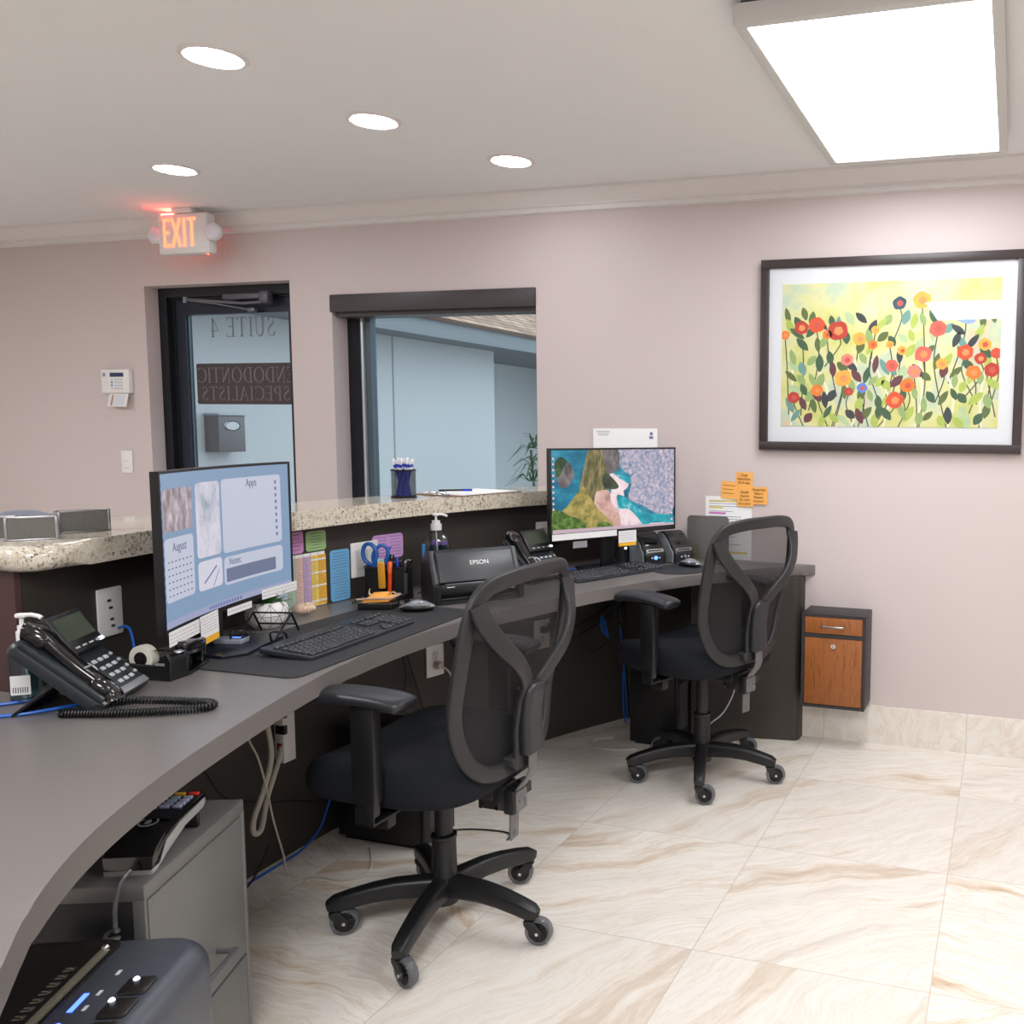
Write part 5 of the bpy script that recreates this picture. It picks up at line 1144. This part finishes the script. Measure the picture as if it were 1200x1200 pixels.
# wooden drop box
db = thing('drop_box', 'wall mounted oak fronted drop box with drawer and lock beside the desk end', 'drop box', (-.678, D, .182), 0)
BXB = M('box_black', (46, 44, 45), .5, noise=.06, nscale=60)
OAK = mat_wood('oak_front', (122, 66, 26), (160, 96, 46))
fr = -.165
P('case', BXB, db, bx(-.133, .133, fr + .006, 0, 0, .394, .002), bx(-.133, -.121, fr, fr + .01, 0, .394), bx(.121, .133, fr, fr + .01, 0, .394), bx(-.121, .121, fr, fr + .01, 0, .012), bx(-.121, .121, fr, fr + .01, .382, .394), bx(-.121, .121, fr, fr + .01, .296, .310))
dw = P('drawer', OAK, db, bx(-.119, .119, fr + .001, fr + .02, .312, .380, .001))
P('pull', STEEL, dw, tube([(-.046, fr, .350), (-.046, fr - .018, .347), (-.040, fr - .022, .346), (.040, fr - .022, .346), (.046, fr - .018, .347), (.046, fr, .350)], .004, 10))
do_ = P('door', OAK, db, bx(-.119, .119, fr + .001, fr + .02, .014, .294, .001))
P('lock', CHROME, do_, (cyl(.010, .006, 22), T(0, fr + .001, .262, 90)), (bx(-.002, .002, fr - .010, fr - .004, .254, .272, .001)))
P('keyhole', INK, do_, bx(-.001, .001, fr - .0106, fr - .0098, .258, .264))

# framed floral picture
pc = thing('framed_picture', 'large framed floral picture with a white mat on the back wall', 'picture', (-.506, D, 1.638), 0)
FRW = M('frame_brown', (56, 46, 46), .38, noise=.08, nscale=30); pw, phh = .537, .397
P('frame', FRW, pc, bx(-pw, pw, -.03, 0, phh - .036, phh, .002), bx(-pw, pw, -.03, 0, -phh, -phh + .036, .002), bx(-pw, -pw + .036, -.03, 0, -phh + .036, phh - .036, .002), bx(pw - .036, pw, -.03, 0, -phh + .036, phh - .036, .002))
P('mat_board', M('mat_white', (226, 229, 234), .7, spec=.2), pc, bx(-pw + .034, pw - .034, -.016, -.004, -phh + .034, phh - .034))
t = NT('art_ground'); n1 = t.n('TexNoise', Scale=4.5, Detail=4., Roughness=.6); t.l(t.coords(), n1.inputs['Vector'])
c1 = t.ramp(n1.outputs[0], [(.30, (184, 200, 116)), (.42, (214, 214, 136)), (.52, (220, 220, 166)), (.60, (192, 210, 186)), (.68, (226, 200, 160)), (.76, (184, 206, 212))])
t.l(c1, t.b.inputs['Base Color']); t.b.inputs['Roughness'].default_value = .7
aw, ah = .444, .295
art = P('print', t.m, pc, bx(-aw, aw, -.0185, -.016, -ah, ah))
rnd = random.Random(17)
def paint(name, rgb): return M('paint_' + name, rgb, .7, noise=.16, nscale=34)
def petal(g, x, z, rx, rz, a, wob, y, n=14, lobes=5):
    pts = []
    for i in range(n):
        q = 2 * pi * i / n; k = 1 + wob * sin(lobes * q + x * 40)
        px, pz = rx * k * cos(q), rz * k * sin(q); pts.append((x + px * cos(a) - pz * sin(a), y, z + px * sin(a) + pz * cos(a)))
    pts = [(max(-aw, min(aw, p[0])), p[1], max(-ah, min(ah, p[2]))) for p in pts]
    g.add((pts, [tuple(range(n))]))
def leafs(g, x, z, l, w, a, y):
    n = 8; pts = [(-l / 2 + l * i / n, w / 2 * sin(pi * i / n) ** .8) for i in range(n + 1)] + [(-l / 2 + l * i / n, -w / 2 * sin(pi * i / n) ** .8) for i in range(n - 1, 0, -1)]
    pts = [(x + p * cos(a) - q * sin(a), y, z + p * sin(a) + q * cos(a)) for p, q in pts]
    pts = [(max(-aw, min(aw, p[0])), p[1], max(-ah, min(ah, p[2]))) for p in pts]
    g.add((pts, [tuple(range(len(pts)))]))
Yb = -.0188
gs = G()
flowers = [(-.36, .115, .030, 'red'), (-.295, .125, .034, 'scarlet'), (-.205, .10, .042, 'red'), (-.25, .085, .020, 'orange'), (-.43, .085, .02, 'orange'), (-.165, -.02, .026, 'pink'), (-.115, .065, .028, 'amber'), (-.06, .04, .020, 'orange'), (-.05, .10, .018, 'amber'),
           (.045, .205, .028, 'navy'), (.135, .215, .036, 'amber'), (.20, .10, .034, 'coral'), (.145, .0, .034, 'coral'), (.31, .155, .052, 'sky'), (.31, .005, .032, 'scarlet'), (.385, .035, .026, 'amber'), (.37, -.02, .024, 'red'), (.415, -.065, .030, 'red'), (.345, -.075, .030, 'orange'), (.43, .0, .022, 'scarlet'),
           (.22, -.04, .024, 'amber'), (.02, -.045, .026, 'coral'), (.11, -.07, .028, 'pink'), (.085, -.125, .030, 'orange'), (.035, -.185, .036, 'scarlet'), (-.10, -.135, .022, 'blue'), (-.18, -.095, .036, 'amber'), (-.155, -.15, .018, 'red'), (-.29, -.145, .026, 'orange'), (-.39, -.175, .026, 'red'), (.01, .04, .016, 'amber'), (.06, .015, .020, 'amber')]
for x, z, r, c in flowers:
    bxx = max(-aw + .01, min(aw - .01, x + rnd.uniform(-.07, .07))); zb = max(-ah, z - rnd.uniform(.14, .42))
    gs.add(sweep([(p.x, Yb, p.z) for p in smooth([(x, 0, z - r * .6), (x + .010 * rnd.choice((-1, 1)), 0, (z * .6 + zb * .4)), (bxx, 0, zb)], 6)], [(-.0024, 0), (.0024, 0), (.0024, .0003), (-.0024, .0003)], up=(0, 1, 0)))
gs.build('stem', paint('stem', (72, 74, 66)), art)
gw = G()
for i in range(7):
    x = -.40 + .13 * i; gw.add(sweep([(p.x, Yb - .0001, p.z) for p in smooth([(x, 0, -ah + .002), (x + rnd.uniform(-.03, .03), 0, -.17), (x + rnd.uniform(-.06, .06), 0, -.02)], 6)], [(-.004, 0), (.004, 0), (.004, .0003), (-.004, .0003)], up=(0, 1, 0)))
gw.build('pale_stem', paint('pale_stem', (236, 236, 214)), art)
lc = {'olive': (96, 112, 62), 'sage': (150, 176, 112), 'lime': (176, 194, 92), 'teal': (110, 156, 148), 'charcoal': (58, 66, 70), 'forest': (66, 98, 70), 'plum': (104, 60, 66), 'mint': (182, 206, 160)}
keys = ['olive', 'sage', 'lime', 'forest', 'charcoal', 'sage', 'olive', 'mint', 'lime', 'teal', 'forest', 'plum']
pile = {k: G() for k in lc}; placed = []
for i in range(900):
    if len(placed) >= 140: break
    x = rnd.uniform(-aw + .02, aw - .02); z = -ah + .02 + (rnd.random() ** 1.25) * .46
    if z > .16 and -.25 < x < .05: continue
    if any(abs(x - px) < .025 and abs(z - pz) < .036 for px, pz in placed): continue
    placed.append((x, z)); leafs(pile[keys[len(placed) % 12]], x, z, rnd.uniform(.050, .080), rnd.uniform(.024, .036), rnd.uniform(.7, 2.6), Yb - .0002 - .00003 * (len(placed) % 6))
for k, g in pile.items(): g.build('painted_leaf', paint(k, lc[k]), art)
fc = {'red': (190, 62, 48), 'scarlet': (222, 84, 48), 'orange': (236, 128, 46), 'amber': (246, 176, 72), 'coral': (224, 104, 90), 'pink': (232, 138, 126), 'navy': (54, 78, 96), 'sky': (150, 176, 220), 'blue': (92, 138, 220)}
pile = {k: G() for k in fc}; heart = G(); heart2 = G()
for i, (x, z, r, c) in enumerate(flowers):
    petal(pile[c], x, z, r, r * (.72 if c == 'sky' else .92), rnd.uniform(-.4, .4), .05, Yb - .0006, 26, rnd.choice((4, 5, 6)))
    if c != 'sky': petal(heart if i % 2 else heart2, x + .002, z - .001, r * .45, r * .42, .3, .1, Yb - .0009)
for k, g in pile.items(): g.build('painted_flower', paint(k, fc[k]), art)
heart.build('flower_heart', paint('heart', (206, 88, 70)), art); heart2.build('flower_heart', paint('heart2', (240, 150, 90)), art)
P('glass', mat_glass('picture_glass', (255, 255, 255), 0., .022), pc, bx(-pw + .034, pw - .034, -.024, -.023, -phh + .034, phh - .034))
# ------------------------------------------------------------------ beneath the desk
fcb = thing('file_cabinet', 'grey metal two drawer file cabinet under the near end of the desk', 'cabinet', (-1.4385, 1.2755, 0), 111.4)
CABM = M('cabinet_grey', (112, 112, 110), .42, .25, noise=.05, nscale=50, bump=.06, bscale=900); CABD = M('cabinet_edge', (38, 39, 42), .45, .2)
P('body', CABD, fcb, bx(-.178, .178, .006, .5, .02, .54, .003))
P('top', CABM, fcb, bx(-.18, .18, 0, .502, .528, .556, .003))
P('side_post', CABM, fcb, bx(.166, .180, .0, .02, .02, .53, .002)); P('side_post', CABM, fcb, bx(-.18, -.172, .0, .02, .02, .53, .002))
for z0, z1, hz in ((.232, .526, .305), (.028, .226, .14)):
    dr_ = P('drawer', CABM, fcb, bx(-.171, .163, -.001, .02, z0, z1, .002))
    P('handle', M('handle_grey', (96, 98, 102), .35, .5), dr_, tube(smooth([(-.085, 0, hz), (-.085, -.028, hz), (-.080, -.034, hz), (.04, -.034, hz), (.045, -.028, hz), (.045, 0, hz)], 3), .0055, 8))
P('plinth', BLK, fcb, bx(-.17, .17, .03, .49, 0, .022))

ct = thing('card_terminal', 'card payment terminal with coloured keys on top of the grey file cabinet', 'card terminal', (-1.470, 1.218, .556), 23.6)
A = MX(((0, 0, 1, 0), (1, 0, 0, 0), (0, 1, 0, 0), (0, 0, 0, 1)))
P('lower_case', M('terminal_pale', (150, 152, 150), .4, noise=.03), ct, (prism([(-.100, .0), (-.085, 0), (-.05, .014), (.02, .034), (.09, .038), (.10, .046), (.10, .056), (.0, .050), (-.05, .038), (-.075, .012), (-.100, .010)], -.040, .040, .003, 2), A))
P('upper_case', BLKG, ct, (prism([(-.101, .009), (-.099, .032), (-.085, .044), (-.05, .058), (.0, .064), (.10, .066), (.104, .056), (.0, .050), (-.05, .038), (-.075, .009)], -.041, .041, .004, 2), A))
P('foot', BLK, ct, bx(-.03, .03, .085, .097, 0, .044, .003))
P('keys', M('terminal_key', (170, 178, 206), .4), ct, *[(box(.015, .0085, .005, .0015), T(-.022 + .022 * i, .030 + .0135 * j, .067)) for i in range(3) for j in range(4)])
for n_, x, c in (('red_key', .024, (232, 60, 50)), ('yellow_key', .0, (240, 190, 60)), ('green_key', -.024, (60, 180, 100))): P(n_, M(n_, c, .4), ct, (box(.019, .009, .006, .002), T(x, .088, .067)))
P('logo', M('terminal_logo', (140, 146, 152), .4), ct, (lathe([(.014, 0), (.0165, 0), (.0165, .0008), (.014, .0008)], 24, True), T(0, -.028, .0635, 4)), (prism(ngon(.008, 10, .005), 0, .0008), T(0, -.028, .0635, 4)))
P('screen', M('terminal_screen', (20, 24, 34), .1), ct, (box(.062, .036, .002), T(0, .0, .0655, 2)))
cable('terminal_cable', 'coiled grey cable hanging from the card payment terminal', [(-1.410, 1.115, .574), (-1.402, 1.090, .565), (-1.400, 1.078, .53), (-1.398, 1.075, .50)] + [(-1.398 + .009 * cos(i * 1.05), 1.068 + .009 * sin(i * 1.05), .495 - .0022 * i) for i in range(24)], .0035, M('cable_grey', (92, 94, 98), .3, .2))

sd = thing('paper_shredder', 'dark grey paper shredder with blue lights in the lower left corner', 'shredder', (-1.289, .895, 0), 113.6)
SHB = M('shredder_grey', (70, 74, 82), .34, .2, noise=.05, nscale=60); SHD = M('shredder_dark', (30, 27, 27), .3, noise=.1)
P('bin', M('shredder_bin', (40, 42, 46), .45), sd, (prism(rrect(.34, .27, .03), .0, .34, .004, 2)))
hd = P('head', SHB, sd, (prism(rrect(.375, .305, .075, 8), .33, .500, .035, 5)), ang=60)
P('feed_deck', SHD, hd, (prism(rrect(.325, .150, .022, 5, 0, .062), .4985, .5035, .002, 2)))
P('feed_slot', M('slot_beige', (136, 132, 116), .35, .3), hd, bx(-.16, .130, -.002, .008, .5030, .5055, .001), bx(-.16, .130, -.006, -.0025, .5030, .5045))
P('glint_stud', CHROME, hd, (ball(.006, 12, 8), T(.134, .003, .505)))
g = G(); rnd = random.Random(8)
for i in range(11): g.add(bx(-.115 + .019 * i, -.104 + .019 * i, .018, .022, .5032, .5040)); g.add(bx(-.115 + .019 * i, -.112 + .019 * i, .018, .032, .5032, .5040)); g.add(bx(-.108 + .019 * i, -.105 + .019 * i, .018, .032, .5032, .5040))
g.build('embossed_marks', M('emboss', (120, 116, 108), .4), hd)
for i, (x, w) in enumerate(((-.078, .05), (-.022, .046), (.030, .044))):
    P('button', SHD, hd, (prism(rrect(w, .040, .008), .4995, .504, .002, 2), T(x, -.096, 0)))
P('button_highlight', EM('white_led_and_highlight'  , (230, 236, 255), 1.2), hd, (ball(.005, 10, 6), T(.044, -.088, .503)), (ball(.005, 10, 6), T(-.006, -.080, .503)))  # glowing white balls paint the highlights on the buttons
P('blue_light', EM('blue_led', (60, 90, 255), 3.), hd, bx(-.022, .020, -.036, -.029, .4995, .5012), (cyl(.0045, .002, 10, .4995), T(-.052, -.034)))
for x in (-.06, -.015, .02, .07): P('icon', M('icon_white', (200, 204, 212), .5), hd, bx(x - .006, x + .006, -.052, -.047, .4995, .5008))

ps = onwall('power_strip', 'white power strip with a red switch hung on the half wall beneath the desk', 'power strip', 179.75, .50, .004)
P('case', WHITEP, ps, bx(-.024, .024, -.036, 0, -.19, .19, .004))
for i in range(5): P('socket', BLK, ps, bx(-.026, -.012, -.042, -.006, -.10 + .05 * i, -.072 + .05 * i, .003))
P('switch', M('switch_red', (160, 50, 36), .4), ps, bx(-.0255, -.012, -.030, -.010, -.150, -.128, .002))
rw = thing('cable_channel', 'white plastic cable channel fixed beneath the desk edge', 'cable channel', (-1.515, 1.44, DESK - .0455 - .016), 80)
P('channel', WHITEP, rw, bx(-.055, .055, -.010, .010, .002, .016, .002), bx(-.055, .0, -.014, -.008, 0, .016, .001)); P('clip', WHITEP, rw, bx(.03, .045, -.016, .014, -.003, .016, .001))

def tower(label, x0, x1, y0, y1, h):
    o = thing('computer_tower', label, 'computer', ((x0 + x1) / 2, (y0 + y1) / 2, 0), 0); w, d = (x1 - x0) / 2, (y1 - y0) / 2
    P('case', M('tower_black', (17, 17, 19), .45, noise=.1), o, bx(-w, w, -d, d, .012, h, .004))
    P('front_panel', BLK, o, bx(w, w + .012, -d + .003, d - .003, .014, h - .003, .003)); P('vent', INK, o, bx(w + .0115, w + .0125, -d + .03, d - .03, .06, h * .6))
    P('feet', BLK, o, bx(-w + .02, w - .02, -d + .01, d - .01, 0, .014))
    P('drive_door', SHELL, o, bx(w + .011, w + .0135, -d + .02, d - .02, h - .08, h - .05, .001))
tower('black computer tower on the floor beneath the near chair seat', -2.045, -1.735, 2.325, 2.49, .37)
tower('black computer tower on the floor behind the far chair', -1.51, -1.31, 3.425, 3.58, .43)

def floorc(pts, z=.004): return [(x, y, z) for x, y in pts]
cable('power_cable', 'thick white power cable looping below the white power strip', [(-1.62, 1.62, .70), (-1.75, 1.75, .64), (-1.90, 1.90, .55), (-2.01, 2.02, .47), (-2.01, 2.03, .38), (-2.0, 1.99, .30), (-1.995, 1.945, .23), (-1.995, 1.945, .19), (-2.0, 1.975, .19), (-2.02, 2.02, .26), (-2.04, 2.08, .33), (-2.06, 2.12, .37)], .0075, WHITEC)
cable('thin_cable', 'thin cream cable dropping past the file cabinet to the floor', [(-1.58, 1.52, .70), (-1.80, 1.74, .60), (-1.975, 1.92, .47), (-1.98, 1.955, .40), (-1.98, 1.98, .30), (-1.98, 2.0, .20), (-1.98, 2.03, .09), (-1.98, 2.05, .010), (-1.93, 2.09, .005), (-1.853, 2.094, .004), (-1.80, 2.12, .004), (-1.80, 2.17, .004), (-1.86, 2.25, .004), (-1.90, 2.29, .004)], .0028, WHITEC)
cable('network_cable', 'blue network cable along the foot of the half wall by the near chair', [(-2.05, 2.31, .16), (-2.07, 2.30, .09), (-2.075, 2.27, .04), (-2.078, 2.20, .01), (-2.078, 2.12, .006), (-2.075, 2.0, .006), (-2.06, 1.90, .006)], .0038, BLUEC)
cable('black_cable', 'black cable along the floor in front of the blue network cable', [(-2.05, 2.05, .10), (-2.055, 2.0, .03), (-2.05, 1.95, .006), (-2.03, 1.88, .005)], .003, BLKC)
cable('black_cable', 'black cable hanging beside the outlet under the desk', [(-2.046, 2.64, .705), (-2.044, 2.66, .53), (-2.04, 2.674, .448), (-2.042, 2.663, .327), (-2.028, 2.72, .212), (-2.03, 2.72, .01)], .003, BLKC)
cable('black_cable', 'second thicker black cable hanging left of the outlet under the desk', [(-2.04, 2.65, .705), (-2.036, 2.677, .525), (-2.030, 2.715, .407), (-2.024, 2.743, .305), (-2.026, 2.78, .20), (-2.02, 2.80, .01)], .004, BLKC)
cable('black_cable', 'black cable draped across the half wall behind the file cabinet', [(-2.03, 1.72, .55), (-2.045, 1.80, .44), (-2.055, 1.85, .395), (-2.057, 1.91, .30), (-2.06, 2.026, .238), (-2.062, 2.155, .19), (-2.055, 2.25, .15)], .003, BLKC)
cable('plug_cable', 'cream cable from the plug under the near desk to the floor', [(-2.0, 2.815, .446), (-1.975, 2.825, .43), (-1.97, 2.84, .39), (-1.985, 2.85, .27), (-1.985, 2.865, .17), (-1.985, 2.90, .006)], .0035, WHITEC)
cable('black_cable', 'upper black cable sagging across the half wall beneath the far monitor', [(-1.868, 3.33, .484), (-1.84, 3.335, .49), (-1.795, 3.40, .47), (-1.735, 3.521, .505), (-1.672, 3.635, .56), (-1.65, 3.67, .60)], .0035, BLKC)
cable('black_cable', 'lower black cable sagging across the half wall beneath the far monitor', [(-1.845, 3.345, .51), (-1.83, 3.35, .45), (-1.795, 3.40, .425), (-1.735, 3.52, .458), (-1.675, 3.62, .52), (-1.655, 3.66, .57)], .003, BLKC)
cable('black_cable', 'thin black cable loop below the far cable bundle', [(-1.70, 3.56, .52), (-1.75, 3.48, .47), (-1.755, 3.475, .41), (-1.725, 3.53, .354), (-1.69, 3.59, .385)], .002, BLKC)
bd = thing('cable_bundle', 'tangled bundle of black cables under the far end of the desk', 'cables', (-1.640, 3.60, .52), 0)
rnd = random.Random(6)
for i in range(14):
    p = [(rnd.uniform(-.03, .03), rnd.uniform(-.05, .03), .17 - .07 * j + rnd.uniform(-.015, .015)) for j in range(4)]
    P('strand', BLKC, bd, tube(smooth([(p[0][0] * .4, p[0][1] * .3 - .02, .185)] + p[1:] + [(p[3][0] * .6, p[3][1] * .6, p[2][2] + .02)], 6), .0036, 6))
P('blue_strand', BLUEC, bd, *[tube(smooth([(-.055 + .006 * i, -.05, -.01 - .01 * i), (-.06 + .012 * i, -.055, -.05), (-.05 + .012 * i, -.05, -.09 - .01 * i)], 5), .0034, 6) for i in range(3)])
cable('network_cable', 'blue network cable hanging down beside the far computer tower', [(-1.640, 3.615, .45), (-1.645, 3.64, .38), (-1.642, 3.66, .256), (-1.636, 3.67, .136), (-1.625, 3.66, .02)], .0038, BLUEC)
cable('network_cable', 'second blue network cable tucked against the far computer tower', [(-1.585, 3.53, .28), (-1.592, 3.54, .22), (-1.60, 3.56, .12), (-1.60, 3.58, .03)], .0035, BLUEC)
cable('floor_cable', 'pale cable curl on the floor left of the far chair', floorc([(-1.60, 3.46, ), (-1.66, 3.42), (-1.655, 3.365), (-1.60, 3.32), (-1.516, 3.325), (-1.45, 3.36)]), .003, WHITEC)
cable('black_cable', 'thin black cable on the floor behind the near chair base', floorc([(-1.72, 2.44), (-1.738, 2.466), (-1.663, 2.504), (-1.56, 2.517), (-1.525, 2.50), (-1.516, 2.466)]), .0025, BLKC)
cable('white_cord', 'thin white cord curving down behind the far chair seat', [(-1.00, 3.39, .40), (-1.035, 3.40, .33), (-1.05, 3.41, .26), (-1.09, 3.40, .18), (-1.15, 3.38, .12), (-1.20, 3.40, .005)], .003, M('cord_pale', (200, 202, 206), .4))
